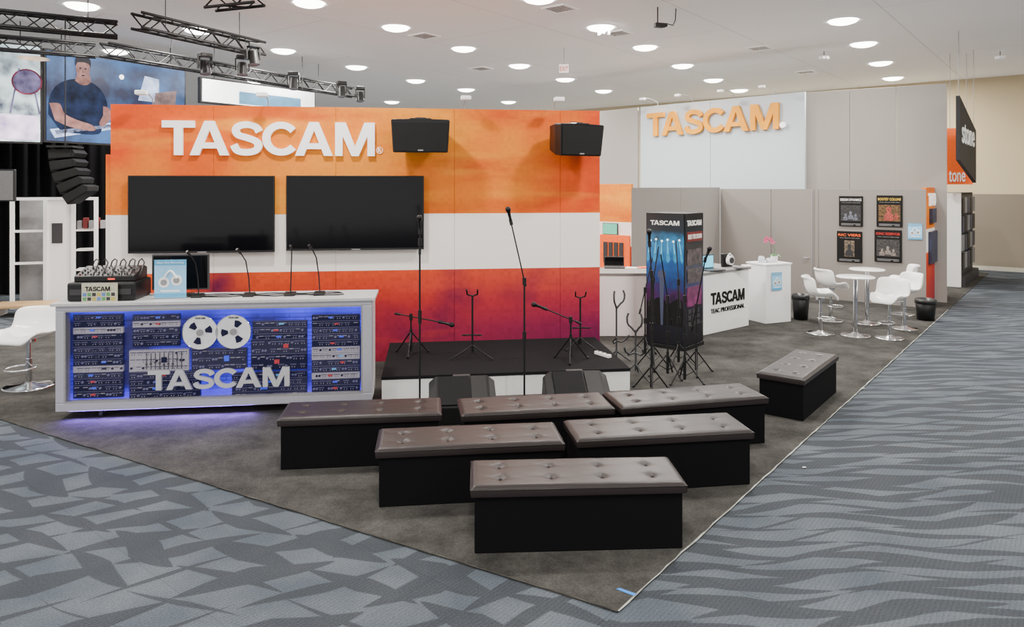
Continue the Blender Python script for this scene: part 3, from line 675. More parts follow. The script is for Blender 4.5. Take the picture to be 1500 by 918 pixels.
part(t,'card_print',MB().text('TASCAM',-.12,.09,.1,.14,-.001,.002),ink)
for i in range(7):
    for j in range(2): part(t,'card_picture',MB().box(-.14+i*.04,-.11+i*.04,-.002,0,.015+j*.04,.045+j*.04),[mat('card_green',(.08,.3,.1),.5),dgray,mat('card_yellow',(.5,.4,.08),.5),mat('card_blue',(.1,.2,.5),.5)][(i+j*3)%4])
ml=dk(.38,.25); t=thing('audio_mixer','compact black audio mixer with small knobs and looped cables','mixer',(ml[0],ml[1],DT+.172),AD)
part(t,'mixer_body',MB().prism_x([(-.15,0),(.16,0),(.16,.1),(.1,.12),(-.15,.05)],-.27,.25),black,bevel=.008)
def knob(x,y,mt):
    z=.05+(y+.15)*.28; part(t,'knob',MB().cyl((x,y,z-.002),(x,y-.005,z+.014),.007,n=8),mt)
for i in range(10):
    for j in range(4): knob(-.23+i*.048,-.12+j*.05,darkred if (i*7+j*3)%11==0 else (mgray if (i+j)%3==0 else dgray))
for k in range(6):
    x=-.22+k*.08; part(t,'cable_loop',MB().tube([(x,.1,.1),(x+.02,.09,.16),(x+.06,.05,.185),(x+.1,.0,.175-.02*(k%2)),(x+.12,-.08,.13),(x+.11,-.14,.05)],.006),black)
part(t,'indicator_light',MB().box(.02,.08,-.153,-.15,.015,.03),mat('indicator_red',(.8,.05,.03),.4,emit=1.0))
t=thing('computer_monitor','dark desktop monitor standing behind a leaflet','monitor',dk(.95,.35),AD)
part(t,'screen_frame',MB().box(-.26,.26,0,.03,.05,.39),dgray,bevel=.006); part(t,'screen',MB().box(-.245,.245,-.003,0,.065,.375),glossb)
part(t,'monitor_foot',MB().box(-.1,.1,-.06,.1,0,.01).box(-.03,.03,.01,.03,.01,.08),black)
def flyer(loc,rot,wd=.28,h=.36,lab='blue and white headphone leaflet in a clear stand'):
    t=thing('leaflet_stand',lab,'leaflet',loc,rot,'blue and white leaflets')
    part(t,'leaflet',MB().box(-wd/2,wd/2,0,.006,.01,h),mat('leaflet_paper',(.28,.58,.85),.4,var=.12,scale=6))
    for z_a,z_b in ((h*.86,h),(.01,h*.14)): part(t,'leaflet_band',MB().box(-wd/2,wd/2,-.002,0,z_a,z_b),cyan)
    for cx,cz,r in ((-.2*wd,.42*h,.17*wd),(.2*wd,.47*h,.17*wd)):
        o=part(t,'leaflet_picture',MB().disc(cx,cz,r,-.004,0,20),whitep); c=build('picture_ring',MB().disc(cx,cz,r*.6,-.006,-.004,20),mgray); c.parent=o
    part(t,'picture_headband',MB().tube([(wd*(-.2+.4*i/10),-.004,h*(.5+.02*i/10+.2*math.sin(math.pi*i/10))) for i in range(11)],wd*.035,6),whitep)
    part(t,'leaflet_caption',MB().box(-.3*wd,.3*wd,-.004,0,.18*h,.22*h),whitep)
    part(t,'leaflet_text',MB().text('Next Gen Recording',-.42*wd,.42*wd,h*.895,h*.95,-.003,.002),whitep)
    part(t,'acrylic_foot',MB().box(-wd/2,wd/2,0,.01,0,.008),MATS['clear_glass'])
    return t
flyer(dk(.93,.13),AD)
for i,(px,tx,ty) in enumerate(((290,281,372),(365,354,370),(425,428,366),(468,458,366))):
    s,_=dp(px,434,-.2); l=dk(s,.2)
    t=thing('gooseneck_microphone','slim gooseneck microphone on a flat black base','microphone',l,AD,'gooseneck microphones on the counter')
    part(t,'base',MB().prism_x([(-.06,0),(.06,0),(.06,.025),(.03,.035),(-.06,.018)],-.05,.05),black,bevel=.006)
    dx=(tx-px)*l[1]/F; hz=(434-ty)*l[1]/F
    part(t,'gooseneck',MB().tube([(0,.02,.03),(dx*.15,.03,hz*.4),(dx*.5,.02,hz*.8),(dx,-.03,hz)],.006),black)
    part(t,'capsule',MB().cyl((dx,-.03,hz-.005),(dx*1.2-.01,-.07,hz+.04),.01,.013),blackm)
for k in range(3):
    pts=[(-.1+i*.07+.03*math.sin(i*1.3+k),.03*math.sin(i*.9+k*1.7)-.06+.07*k-.06,.006) for i in range(22)]
    solo('tangled_cable',MB().tube(pts,.005,6),black,'tangled thin black cable on the counter top','cable',dk(1.1,.3),AD,'cables on the counter top')

# ---------------------------------------------------------------- stools and tables
def stool_proto():
    t=thing('swivel_bar_stool','white bucket-seat swivel stool on chrome pedestal','bar stool',(0,0,.008),0,'white swivel stools around the tables')
    prof=[(-.21,-.06,.13),(-.205,-.02,.175),(-.14,.01,.2),(-.02,-.02,.215),(.1,-.01,.225),(.17,.045,.23),(.2,.13,.235),(.205,.2,.23),(.225,.25,.215),(.26,.25,.19)]
    v=[];f=[];n=8
    for y,z,wd in prof:
        for i in range(n+1):
            u=-1+2*i/n; lift=.07*abs(u)**2.6 if y<.12 and y>-.2 else 0
            fy=-.11*abs(u)**2.2 if y>=.1 else 0
            v.append((wd*u,y+fy,.55+z+lift))
    for j in range(len(prof)-1):
        for i in range(n): k=j*(n+1)+i; f.append((k,k+1,k+n+2,k+n+1))
    part(t,'seat_shell',MB().add(v,f,True),offw,'glossy white padded shell',solid=.035,sub=2)
    part(t,'pedestal_pole',MB().cyl((0,0,.03),(0,0,.3),.026,n=18).cyl((0,0,.3),(0,0,.5),.017,n=18),chrome)
    part(t,'seat_plate',MB().cyl((0,0,.48),(0,0,.51),.06),chrome)
    part(t,'pedestal_base',MB().lathe([(.0001,0),(.185,0),(.19,.008),(.17,.016),(.06,.03),(.03,.05),(.0001,.05)],36),chrome)
    ringp=[(.1*math.cos(a),-.02+.12*math.sin(a)-.06,.22) for a in [2*math.pi*i/24 for i in range(25)]]
    part(t,'foot_ring',MB().tube(ringp,.009),chrome)
    return t
sp_=stool_proto(); first=True
for (x,y),fr,sc,lb in (((1202,489),75,None,None),((1217,470),100,None,None),((1303,496),-55,None,None),((1325,482),-80,None,None),((1322,461),-110,None,None),((42,567),-12,(1.3,1.2,.98),'white bucket-seat swivel stool beside the lit counter')):
    q=gp(x,y); q.z=.008
    if first: sp_.location=q; sp_.rotation_euler=(0,0,math.radians(fr)); first=False
    else: dup(sp_,q,math.radians(fr),lb,sc)
def table(x,y):
    q=gp(x,y)
    t=thing('round_bar_table','small round white table on a chrome pedestal','table',(q.x,q.y,.008),0,'round tables beside the poster wall')
    part(t,'table_top',MB().lathe([(.0001,.805),(.23,.805),(.25,.814),(.25,.824),(.24,.83),(.0001,.83)],40),offw)
    part(t,'pole',MB().cyl((0,0,.03),(0,0,.805),.03,n=20),chrome)
    part(t,'base',MB().lathe([(.0001,0),(.2,0),(.205,.008),(.18,.016),(.06,.028),(.035,.05),(.0001,.05)],36),chrome)
table(1253,492); table(1270,474)
def bin_(x,y,r,h):
    q=gp(x,y)
    t=thing('waste_bin','small black waste bin with a plastic liner','waste bin',(q.x,q.y,.008),0,'black waste bins')
    part(t,'bin_body',MB().lathe([(.0001,0),(r*.8,0),(r,h),(r*.95,h),(r*.76,.02),(.0001,.02)],24),black)
    part(t,'bin_liner',MB().lathe([(r*.96,h-.05),(r*1.03,h-.06),(r*1.02,h+.005),(r*.94,h+.01),(r*.9,h-.1)],24),mat('bin_liner',(.03,.03,.03),.3))
bin_(1173,468,.13,.38); bin_(1356,469,.15,.32)

# ---------------------------------------------------------------- partition walls
def seg(name,p,q,h,mt,label,z0=.0085,th=.06,seams=()):
    p=Vector((p[0],p[1],0)); q=Vector((q[0],q[1],0)); L_=(q-p).length; an=math.atan2(q.y-p.y,q.x-p.x)
    t=thing(name,label,'partition wall',(p.x,p.y,0),an)
    cuts=[0]+[s*L_ for s in seams]+[L_]
    for a,b in zip(cuts,cuts[1:]): part(t,'wall_panel',MB().box(a+.003,b-.003,0,th,z0,h),mt,bevel=.003)
    return t,(p.x,p.y),an,L_
PC=Vector((7.08,12.25,0)); PA=PC-W*3.66; PB=PA-U*3.64
low,lo_,la,ll=seg('partition_wall',PA,PC,2.04,grayw,'low gray fabric partition carrying framed posters',seams=(.28,.5,.52))
x0,_=hit(lo_,la,1134,300); x1,_=hit(lo_,la,1189,300)
dr=part(low,'door',MB().box(x0,x1,-.012,0,.01,1.98),grayw,'gray flush door')
for a in (x0-.015,x1): part(low,'door_trim',MB().box(a,a+.015,-.016,0,.01,2.0),mgray)
hx,hz=hit(lo_,la,1182,377); c=build('door_handle',MB().box(hx-.05,hx+.04,-.05,-.035,hz-.01,hz+.01).cyl((hx+.03,-.05,hz),(hx+.03,0,hz),.012),steel); c.parent=dr
seg('partition_wall',PB,PA,2.07,grayw,'low gray fabric partition behind the reception counter',seams=(.5,))
ob_=banner_mat('orange_banner_small',2.0,1.1,1.5,2.1)
lowo,_,_,_=seg('printed_partition',PB-W*2.0,PB,2.13,ob_,'low orange and white printed partition behind the counter')
ob2=banner_mat('orange_banner_side',2.0,.95,1.35,2.1)
side,so,sa_,_=seg('printed_partition',PC,PC+U*1.9,2.07,ob2,'orange and white printed end wall facing the aisle')
part(side,'wall_lettering',MB().text('TASCAM',.15,1.7,1.75,1.97,-.003,.02),letterw)
sdm=mat('side_display_blue',(.02,.025,.06),.4,var=.7,scale=5)
for a,b,c_,d_ in ((.3,.75,1.45,1.7),(1.0,1.4,1.45,1.7),(.2,.85,.75,1.3),(1.0,1.65,.75,1.3)): part(side,'wall_display',MB().box(a,b,-.05,0,c_,d_),sdm)
twh=3.93
tl=Vector((2.99,16.7,0)); tr=Vector((5.70,13.95,0))
tower_m=mat('tower_pale',(.46,.52,.56),.8,scale=200,var=.03)
tow,to_,ta,tL=seg('tower_wall',tl,tr,twh,tower_m,'tall pale lit wall with gold raised lettering',seams=(.47,))
x0,z0=hit(to_,ta,948,202,.05); x1,z1=hit(to_,ta,1141,161,.05)
m_=MB().text('TASCAM',x0,x1,z0+.03,z0+.03+.53,-.02,.06)
part(tow,'raised_lettering',m_,gold,'raised gold letters reading TASCAM')
xd,zd=hit(to_,ta,1147,183,.05); part(tow,'lettering_dot',MB().disc(xd,zd,.06,-.08,-.02,20),letterw)
seg('partition_wall',Vector((.9,18.9,0)),tl+Vector((-.05,.05,0)),twh,graytall,'tall gray fabric wall beside the lettered tower',seams=(.5,))
seg('partition_wall',tr+Vector((.06,.1,0)),Vector((7.79,12.83,0)),twh,graytall,'tall gray fabric wall above the poster partition',seams=(.33,.66))
dT=(tr-tl).normalized()
for px in (962,1013,1075,1135):
    s,_=hit(to_,ta,px,145); armlight(tl+dT*s+Vector((0,0,twh)),ta,.55,en=50)
def poster(px0,px1,py0,py1,title,kind):
    s0,zt_=hit(lo_,la,px0,py0,.02); s1,zb_=hit(lo_,la,px1,py1,.02)
    c=Vector((lo_[0],lo_[1],0))+W*((s0+s1)/2); wd=s1-s0; h=zt_-zb_
    t=thing('wall_poster',f'black framed artist poster with {kind} headline','poster',(c.x,c.y,zb_),la,'artist posters on the gray partition')
    part(t,'poster_board',MB().box(-wd/2,wd/2,-.025,-.002,0,h),ink,bevel=.003)
    hc={'white':whitep,'orange':orange,'yellow':mat('yellow_ink',(.75,.5,.05),.5),'red':red}[kind]
    part(t,'poster_title',MB().text(title,-wd*.44,wd*.44,h*.84,h*.92,-.026,.003,.012),hc)
    part(t,'poster_subtitle',MB().text('TOTAL CREATIVE VIDEO SERIES',-wd*.4,wd*.4,h*.77,h*.795,-.026,.002),mgray)
    pm=mat('pic_'+kind,{'white':(.02,.02,.022),'orange':(.12,.09,.06),'yellow':(.1,.05,.012),'red':(.03,.028,.028)}[kind],.5,var=.95,scale=30)
    dm=mat('det_'+kind,{'white':(.1,.11,.14),'orange':(.015,.015,.018),'yellow':(.3,.04,.03),'red':(.18,.15,.13)}[kind],.5,var=.8,scale=40)
    hw_=.2 if title=='RIC VIERS' else .42
    o=part(t,'poster_picture',MB().box(-wd*hw_,wd*hw_,-.028,-.026,h*.18,h*.7),pm)
    if title=='RIC VIERS':
        figs=[(0,0,1.3)]
    elif title=='BOOTSY COLLINS': figs=[(-.02*wd,0,1.5),(.26*wd,.05,.7)]
    else: figs=[(-.22*wd,0,.8),(0,.04,.9),(.2*wd,0,.75)]
    for a,dz,k in figs:
        pl=[(-.11,.0),(.11,.0),(.1,.12),(.035,.165),(.055,.22),(.045,.28),(0,.3),(-.045,.28),(-.055,.22),(-.035,.165),(-.1,.12)]
        c_=build('pictured_figure',MB().prism_y([(a+x*wd*k*1.1,h*(.2+dz+z*k)) for x,z in pl],-.031,-.028),dm); c_.parent=o
    for i,(a,b,z) in enumerate(((-.4,.4,.08),(-.4,.1,.04),(.2,.4,.04))): part(t,'poster_footer',MB().box(wd*a,wd*b,-.028,-.026,h*z,h*(z+.015)),mgray)
poster(1229,1264,287,332,'DESIGN DYNAMICS','white'); poster(1284,1322,286,333,'BOOTSY COLLINS','yellow')
poster(1226,1263,338,385,'RIC VIERS','orange'); poster(1281,1321,336,385,'SONIC RESERVOIR','red')
s0,z1=hit(lo_,la,1330,326,.01); s1,z0=hit(lo_,la,1351,351,.01)
c=PA+W*((s0+s1)/2)-U*.012
flyer((c.x,c.y,z0-.01),la,s1-s0,z1-z0,'small blue and white leaflet fixed to the gray partition')

# ---------------------------------------------------------------- reception counter
cp=[(.9,9.98),(2.62,9.98),(3.55,10.75),(3.11,11.27),(2.40,10.66),(.9,10.66)]
rc=thing('reception_counter','white angled reception counter with gray worktop and black lettering','counter')
part(rc,'counter_body',MB().prism(cp,.008,.85),white,bevel=.004)
cen=Vector((2.2,10.4)); part(rc,'worktop',MB().prism([tuple(cen+(Vector(p)-cen)*1.03) for p in cp],.85,.885),graytop,bevel=.004)
K=(2.62,9.98); AK=math.atan2(.77,.93)
MK=Matrix.Translation((K[0],K[1],0))@Matrix.Rotation(AK,4,'Z')
x0,z0=hit(K,AK,1041,447); x1,z1=hit(K,AK,1090,421)
part(rc,'counter_lettering',MB().text('TASCAM',x0,x1,z0,z0+.17,-.001,.01).xf(MK),ink)
part(rc,'counter_subtitle',MB().text('TEAC PROFESSIONAL',x0,x1,z0-.12,z0-.055,-.001,.01,.0).xf(MK),ink)
pn=gp(1122,475); PAng=math.radians(24); pp=thing('display_plinth','white square display plinth with a leaflet on its front','plinth',(pn.x,pn.y,.008),PAng)
part(pp,'plinth_body',MB().box(-.0,.5,0,.4,0,.88),white,bevel=.004); part(pp,'plinth_top',MB().box(-.015,.515,-.015,.415,.88,.905),white,bevel=.004)
ex_=Vector((math.cos(PAng),math.sin(PAng),0)); ny=Vector((ex_.y,-ex_.x,0))
c=pn+ex_*.2+ny*.02; flyer((c.x,c.y,.5),PAng,.2,.28,'blue and white leaflet fixed to the white plinth')
c=pn+ex_*.36-ny*.2
t=thing('potted_orchid','pink orchid in a small white pot on the plinth','plant',(c.x,c.y,.913))
part(t,'pot',MB().lathe([(.0001,0),(.04,0),(.055,.09),(.048,.09),(.04,.02),(.0001,.02)],20),white)
part(t,'stem',MB().tube([(0,0,.05),(.01,0,.2),(-.04,0,.32),(-.12,0,.36)],.005),leaf)
for k in range(5):
    an=k*1.3; d=Vector((math.cos(an),math.sin(an),0)); n_=Vector((-d.y,d.x,0))
    part(t,'leaf',MB().add([Vector((0,0,.07)),d*.07+n_*.025+Vector((0,0,.12)),d*.15+Vector((0,0,.08)),d*.07-n_*.025+Vector((0,0,.12))],[(0,1,2,3)]),leaf)
for c0 in ((-.12,0,.36),(-.07,.01,.35),(-.03,0,.31),(-.14,-.01,.33)):
    mb=MB()
    for k in range(5):
        an=k*2*math.pi/5; cx=Vector(c0); a=Vector((math.cos(an),-.3,math.sin(an)))*.045; b=Vector((math.cos(an+.5),-.1,math.sin(an+.5)))*.03; c_=Vector((math.cos(an-.5),-.1,math.sin(an-.5)))*.03
        mb.add([cx,cx+b,cx+a,cx+c_],[(0,1,2,3)])
    part(t,'blossom',mb,pink)
for dx,dy,r,h in ((.1,-.2,.05,.1),(.22,-.15,.06,.07)):
    c=pn+ex_*dx+ny*dy
    t=thing('glass_jar','small clear and white jar on the plinth','jar',(c.x,c.y,.913),0,'jars on the plinth')
    part(t,'jar_body',MB().lathe([(.0001,0),(r,0),(r,h*.8),(r*.7,h*.9)],20),mat('jar_white',(.6,.66,.7),.15)); part(t,'jar_lid',MB().lathe([(r*.72,h*.88),(r*.72,h),(.0001,h)],20),steel)
def lap(x,y,rot,glow,lab,w_=.34,h_=.23):
    q=gp(x,y,.885)
    t=thing('laptop_computer',lab,'laptop',(q.x,q.y,.886),rot,'laptops on the reception counter')
    part(t,'keyboard_base',MB().box(-w_/2,w_/2,-.12,.12,0,.018),dgray,bevel=.004)
    part(t,'laptop_lid',MB().box(-w_/2,w_/2,.12,.135,.015,h_+.015),dgray,bevel=.004)
    part(t,'laptop_screen',MB().box(-w_/2+.012,w_/2-.012,.117,.12,.03,h_),glow)
lap(1043,396,.5,mat('screen_cyan',(.1,.5,.6),.3,emit=1.6,ecol=(.1,.5,.75)),'open laptop with a glowing cyan screen',.3,.2)
lap(1000,392,.3,mat('screen_dim',(.05,.08,.1),.2,emit=.4,ecol=(.2,.3,.4)),'open dark laptop on the counter',.4,.3)
lap(900,392,-.1,glossb,'dark open device on the counter',.3,.14)
q=gp(1070,391,.885)
t=thing('display_headphones','white and black headphones on a small black stand','headphones',(q.x,q.y,.886),.6)
part(t,'stand_block',MB().box(-.1,.12,.05,.1,0,.2),black,bevel=.01)
part(t,'ear_cup',MB().disc(0,.1,.07,-.02,.03,24),offw); part(t,'ear_pad',MB().disc(0,.1,.045,-.035,-.02,20),dgray)
part(t,'headband',MB().tube([(-.06,.01,.12),(-.05,.01,.17),(0,.01,.2),(.05,.01,.17),(.06,.01,.12)],.01),offw)
for k in range(6):
    x=(925,942,960,1085,1094,975)[k]; q=gp(x,(394,392,393,393,390,397)[k],.885)
    kk=random.random()
    solo('printed_brochure',MB().box(-.08,.08,-.06,.06,0,.008+.02*kk),[whitep,orange,cyan,dgray,whitep,cyan][k],'small stack of printed brochures on the worktop','brochure',(q.x,q.y,.886),kk*3,'brochures on the reception counter')
po=PB-W*2.0
x0,z0=hit((po.x,po.y),AW,880,396,.02); x1,z1=hit((po.x,po.y),AW,923,345,.02)
pb=po+W*((x0+x1)/2)
t=thing('product_display_board','orange product board with small dark devices and a pale shelf','display board',(pb.x,pb.y,0),AW); hw=(x1-x0)/2
part(t,'board',MB().box(-hw,hw,-.05,-.01,z0,z1),orange,bevel=.004)
for i in range(4): part(t,'device',MB().box(-hw+.08+i*.1,-hw+.15+i*.1,-.07,-.05,z0+.15,z1-.12),dgray)
part(t,'shelf',MB().box(-hw,hw,-.15,-.01,z0-.02,z0),white)
x0,z0=hit((po.x,po.y),AW,883,343,.02); x1,z1=hit((po.x,po.y),AW,905,327,.02); pb=po+W*((x0+x1)/2); hw=(x1-x0)/2
t=thing('tablet_display','small tablet with green screen fixed to the partition','tablet',(pb.x,pb.y,0),AW)
part(t,'tablet_frame',MB().box(-hw,hw,-.03,-.005,z0,z1),dgray,bevel=.004); part(t,'tablet_screen',MB().box(-hw+.01,hw-.01,-.033,-.03,z0+.01,z1-.01),green)

# ---------------------------------------------------------------- banner column
def concert(name,base,hot,em=.18):
    m,N,L,B_=nt(name); tc=N.new('ShaderNodeTexCoord'); sp=N.new('ShaderNodeSeparateXYZ'); L.new(tc.outputs['Object'],sp.inputs[0])
    r=N.new('ShaderNodeValToRGB'); e=r.color_ramp.elements; e[0].position=.0; e[0].color=(.003,.003,.005,1); e[1].position=1; e[1].color=(.003,.003,.004,1)
    for p,c in ((.3,(.005,.006,.014)),(.38,(.04,.006,.05)),(.48,(.008,.025,.11)),(.64,base),(.78,hot),(.87,(.004,.01,.018))): k=e.new(p); k.color=(*c,1)
    n=N.new('ShaderNodeTexNoise'); n.inputs['Scale'].default_value=9; n.inputs['Detail'].default_value=5
    L.new(tc.outputs['Object'],n.inputs['Vector'])
    mr=N.new('ShaderNodeMapRange'); mr.inputs[2].default_value=1.74; L.new(sp.outputs[2],mr.inputs[0])
    fd=N.new('ShaderNodeMapRange'); fd.inputs[1].default_value=.75; fd.inputs[2].default_value=.88; fd.inputs[3].default_value=.35; fd.inputs[4].default_value=0; L.new(mr.outputs[0],fd.inputs[0])
    sc=N.new('ShaderNodeMath'); sc.operation='SUBTRACT'; sc.inputs[1].default_value=.5; L.new(n.outputs[0],sc.inputs[0])
    ad=N.new('ShaderNodeMath'); ad.operation='MULTIPLY_ADD'; L.new(sc.outputs[0],ad.inputs[0]); L.new(fd.outputs[0],ad.inputs[1]); L.new(mr.outputs[0],ad.inputs[2])
    L.new(ad.outputs[0],r.inputs[0]); L.new(r.outputs[0],B_.inputs['Base Color']); B_.inputs['Roughness'].default_value=.35
    L.new(r.outputs[0],B_.inputs['Emission Color']); B_.inputs['Emission Strength'].default_value=em; return m
NB=Vector((2.18,9.05,0)); wB=.55; aB=math.radians(-40); LB=NB-Vector((math.cos(aB),math.sin(aB),0))*wB
t=thing('banner_column','tall black four-sided display column printed with concert stage lights','banner stand',(LB.x,LB.y,.008),aB)
ht=1.74; dpB=.53
part(t,'column_core',MB().box(0,wB,0,dpB,.05,ht),ink,bevel=.006)
part(t,'front_print',MB().box(.01,wB-.01,-.006,0,.06,ht-.01),concert('concert_print',(.006,.07,.24),(.02,.2,.42)))
part(t,'side_print',MB().box(wB,wB+.006,.01,dpB-.01,.06,ht-.01),concert('concert_side',(.008,.008,.012),(.01,.01,.012),.02))
part(t,'column_base',MB().box(-.01,wB+.01,-.01,dpB+.01,0,.05),black,bevel=.004)
part(t,'column_title',MB().text('TASCAM',.07,wB-.07,1.585,1.645,-.007,.004),whitep)
MS=Matrix.Translation((wB+.006,0,0))@Matrix.Rotation(math.pi/2,4,'Z')
part(t,'side_title',MB().text('TASCAM',.05,dpB-.07,1.58,1.65,-.001,.004).xf(MS),whitep)
spm=mat('side_pics',(.06,.045,.05),.4,var=.95,scale=15)
for a,b in ((1.08,1.28),(.85,1.03)): part(t,'side_photo',MB().box(.05,.45,-.008,0,a,b).xf(MS),spm)
part(t,'side_photo',MB().box(.05,.45,-.008,0,.55,.8).xf(MS),mat('side_pic_magenta',(.14,.02,.09),.4,var=.8,scale=8))
for zz in (.3,.38,.46):
    for xx in (.08,.2,.32): part(t,'side_badge',MB().box(xx,xx+.08,-.006,0,zz,zz+.05).xf(MS),dgray)
part(t,'side_panel_red',MB().box(.05,.48,-.006,0,1.38,1.5).xf(MS),darkred)
part(t,'side_headline',MB().text('BUILT FOR SOUND',.07,.46,1.41,1.47,-.007,.004,.0).xf(MS),whitep)
slm=mat('stage_light_print',(.9,.95,1),.3,emit=1.2,ecol=(.7,.95,1))
beam=mat('beam_print',(.02,.22,.42),.4,emit=.2,var=.3,scale=8); beam2=mat('beam_core_print',(.12,.45,.65),.4,emit=.3,var=.1)
for i in range(6):
    x=.07+i*.082; dx=(i-2.5)*.03; o=part(t,'printed_light',MB().disc(x,1.38+.02*(i%2),.014,-.012,-.006,10),slm)
    part(t,'printed_beam',MB().prism_y([(x-.006,1.38),(x+.006,1.38),(min(wB-.012,x+dx*.6+.028),1.14),(x+dx*.6*.9,1.1),(max(.012,x+dx*.6-.028),1.14)],-.0085-.0003*i,-.006),beam)
    part(t,'printed_beam_core',MB().prism_y([(x-.004,1.38),(x+.004,1.38),(min(wB-.012,x+dx*.4+.008),1.22),(max(.012,x+dx*.4-.008),1.22)],-.0115,-.006),beam2)
mb=MB()
mb.prism_y([(.02,.3),(wB-.02,.3)]+[(wB-.02-(wB-.04)*i/20,.6+.03*abs(math.sin(i*1.4))+.03*math.sin(i*.6)) for i in range(21)],-.009,-.006)
part(t,'printed_crowd',mb,ink)
part(t,'printed_mic',MB().prism_y([(.2,.9),(.27,.9),(.25,.3),(.22,.3)],-.012,-.009).disc(.235,.95,.06,-.012,-.009,18),mat('print_steel',(.05,.06,.11),.4))

# ---------------------------------------------------------------- neighbouring booth on the aisle
t=thing('neighbor_display_shelf','dark framed display shelving with products along the aisle','shelf',(9.25,14.85,.0),AU)
part(t,'shelf_frame',MB().box(0,2.4,0,.05,0,1.95).box(0,.05,0,.5,0,1.95).box(2.35,2.4,0,.5,0,1.95).box(0,2.4,0,.5,1.9,1.95).box(0,2.4,-.12,.5,0,.2),dgray)
part(t,'end_post',MB().box(-.06,-.001,-.05,.5,0,1.95),whitep)
for i in range(5):
    for j in range(4): part(t,'product_box',MB().box(.1+i*.45,.46+i*.45,-.06,0,.35+j*.39,.68+j*.39),[black,mgray,sdm][(i+j)%3])
sO=(9.6,14.4); an=AW+.35
t=thing('orange_booth_sign','large orange sign panel with white lettering high over the next booth','sign',(sO[0],sO[1],0),an)
x0,z1=hit(sO,an,1384,188); x1,z0=hit(sO,an,1425,270)
part(t,'sign_panel',MB().box(x0,x1,0,.08,z0,z1),orange)
xa,za=hit(sO,an,1390,267); xb,zb_=hit(sO,an,1414,254); part(t,'sign_lettering',MB().text('tone',xa,xb,za+.01,zb_+.06,-.001,.01,.01),whitep)
part(t,'hanger_cable',MB().cyl((x0+.1,.04,z1),(x0+.1,.04,CZ),.005),mgray)
part(t,'hanger_cable',MB().cyl((x1-.1,.04,z1),(x1-.1,.04,CZ),.005),mgray)
p=Vector(((1406-750)/F*12.4,12.4,0))
e=thing('hanging_sign','black hanging sign panel with white lettering over the aisle','sign',(p.x,p.y,0),math.atan2(1.95,1.55))
part(e,'sign_panel',MB().prism_y([(0,2.55),(2.45,2.16),(2.45,3.2),(0,3.66)],0,.06),mat('sign_charcoal',(.022,.022,.024),.6,spec=.2))
part(e,'sign_lettering',MB().text('stone',.25,2.1,2.85,3.2,-.001,.01,.01),whitep)
part(e,'hanger_cable',MB().cyl((.1,.03,3.6),(.1,.03,CZ),.005),mgray)
part(e,'hanger_cable',MB().cyl((2.3,.03,3.2),(2.3,.03,CZ),.005),mgray)

# ---------------------------------------------------------------- left neighbour : screens, trusses, curtain
def truss(p,q,s=.2,lab='black box lighting truss hung under the ceiling'):
    p=Vector(p); q=Vector(q); d=(q-p); L_=d.length; dn=d.normalized(); sd=Vector((-dn.y,dn.x,0)).normalized(); up=dn.cross(sd)
    t=thing('lighting_truss',lab,'truss',tuple(p),0,'lighting trusses over the neighboring stage')
    o=[sd*a*s/2+up*b*s/2 for a,b in ((-1,-1),(1,-1),(1,1),(-1,1))]
    for k in o: part(t,'main_tube',MB().cyl(k,k+d,.021,n=8),blackm)
    n=max(2,int(L_/(s*1.1)))
    for k in range(4):
        pts=[dn*(L_*i/n)+(o[k] if i%2 else o[(k+1)%4]) for i in range(n+1)]
        part(t,'lacing',MB().tube(pts,.012,6),blackm)
    for fr in (.2,.8): part(t,'hanger_cable',MB().cyl(dn*L_*fr,dn*L_*fr+Vector((0,0,CZ-p.z-dn.z*L_*fr)),.006),blackm)
    return t
TZ=4.3
truss(gp(-60,22,TZ),gp(172,44,TZ)); truss(gp(200,30,TZ),gp(382,72,TZ)); truss(gp(152,72,TZ),gp(520,136,TZ))
truss(gp(308,2,4.5),gp(380,-6,4.5)); truss(gp(-60,58,TZ),gp(140,74,TZ))
def mover(x,y,z):
    q=gp(x,y,z)
    t=thing('moving_head_light','black moving-head stage light hung from the truss','stage light',tuple(q),random.random(),'stage lights on the trusses')
    part(t,'yoke_base',MB().box(-.14,.14,-.1,.1,.2,.3),black,bevel=.02)
    for a in (-.16,.13): part(t,'yoke_arm',MB().box(a,a+.03,-.04,.04,-.05,.22),black)
    part(t,'lamp_head',MB().cyl((0,.0,.12),(0,-.05,-.16),.1,.12,n=18),black); part(t,'lens',MB().cyl((0,-.05,-.16),(0,-.052,-.17),.1,n=18),mat('lens_glass',(.3,.3,.35),.1))
    t.scale=(.7,.7,.7)
for x,y,z in ((355,100,4.0),(300,98,3.95),(527,141,4.05),(500,134,4.05),(370,84,4.0),(430,122,4.0)): mover(x,y,z)
def emis(name,col,s,var=.5,scale=3): return mat(name,col,.4,emit=s,var=var,scale=scale,spec=.1)
def screen(px0,py0,d0,px1,d1,py0b,bg,lab):
    p=Vector(((px0-750)/F*d0,d0,0)); q=Vector(((px1-750)/F*d1,d1,0)); zt_=H+(HY-py0)/F*d0; zb_=H+(HY-py0b)/F*d0
    an=math.atan2(q.y-p.y,q.x-p.x); L_=(q-p).length
    t=thing('led_screen',lab,'screen',(p.x,p.y,zb_),an,'video screens of the neighboring stage'); h=zt_-zb_
    part(t,'screen_frame',MB().box(0,L_,0,.1,0,h),black); part(t,'screen_picture',MB().box(.03,L_-.03,-.01,0,.03,h-.03),bg)
    for a in (.3,L_-.3): part(t,'hanger_cable',MB().cyl((a,.05,h),(a,.05,CZ-zb_),.008),blackm)
    return t,L_,h
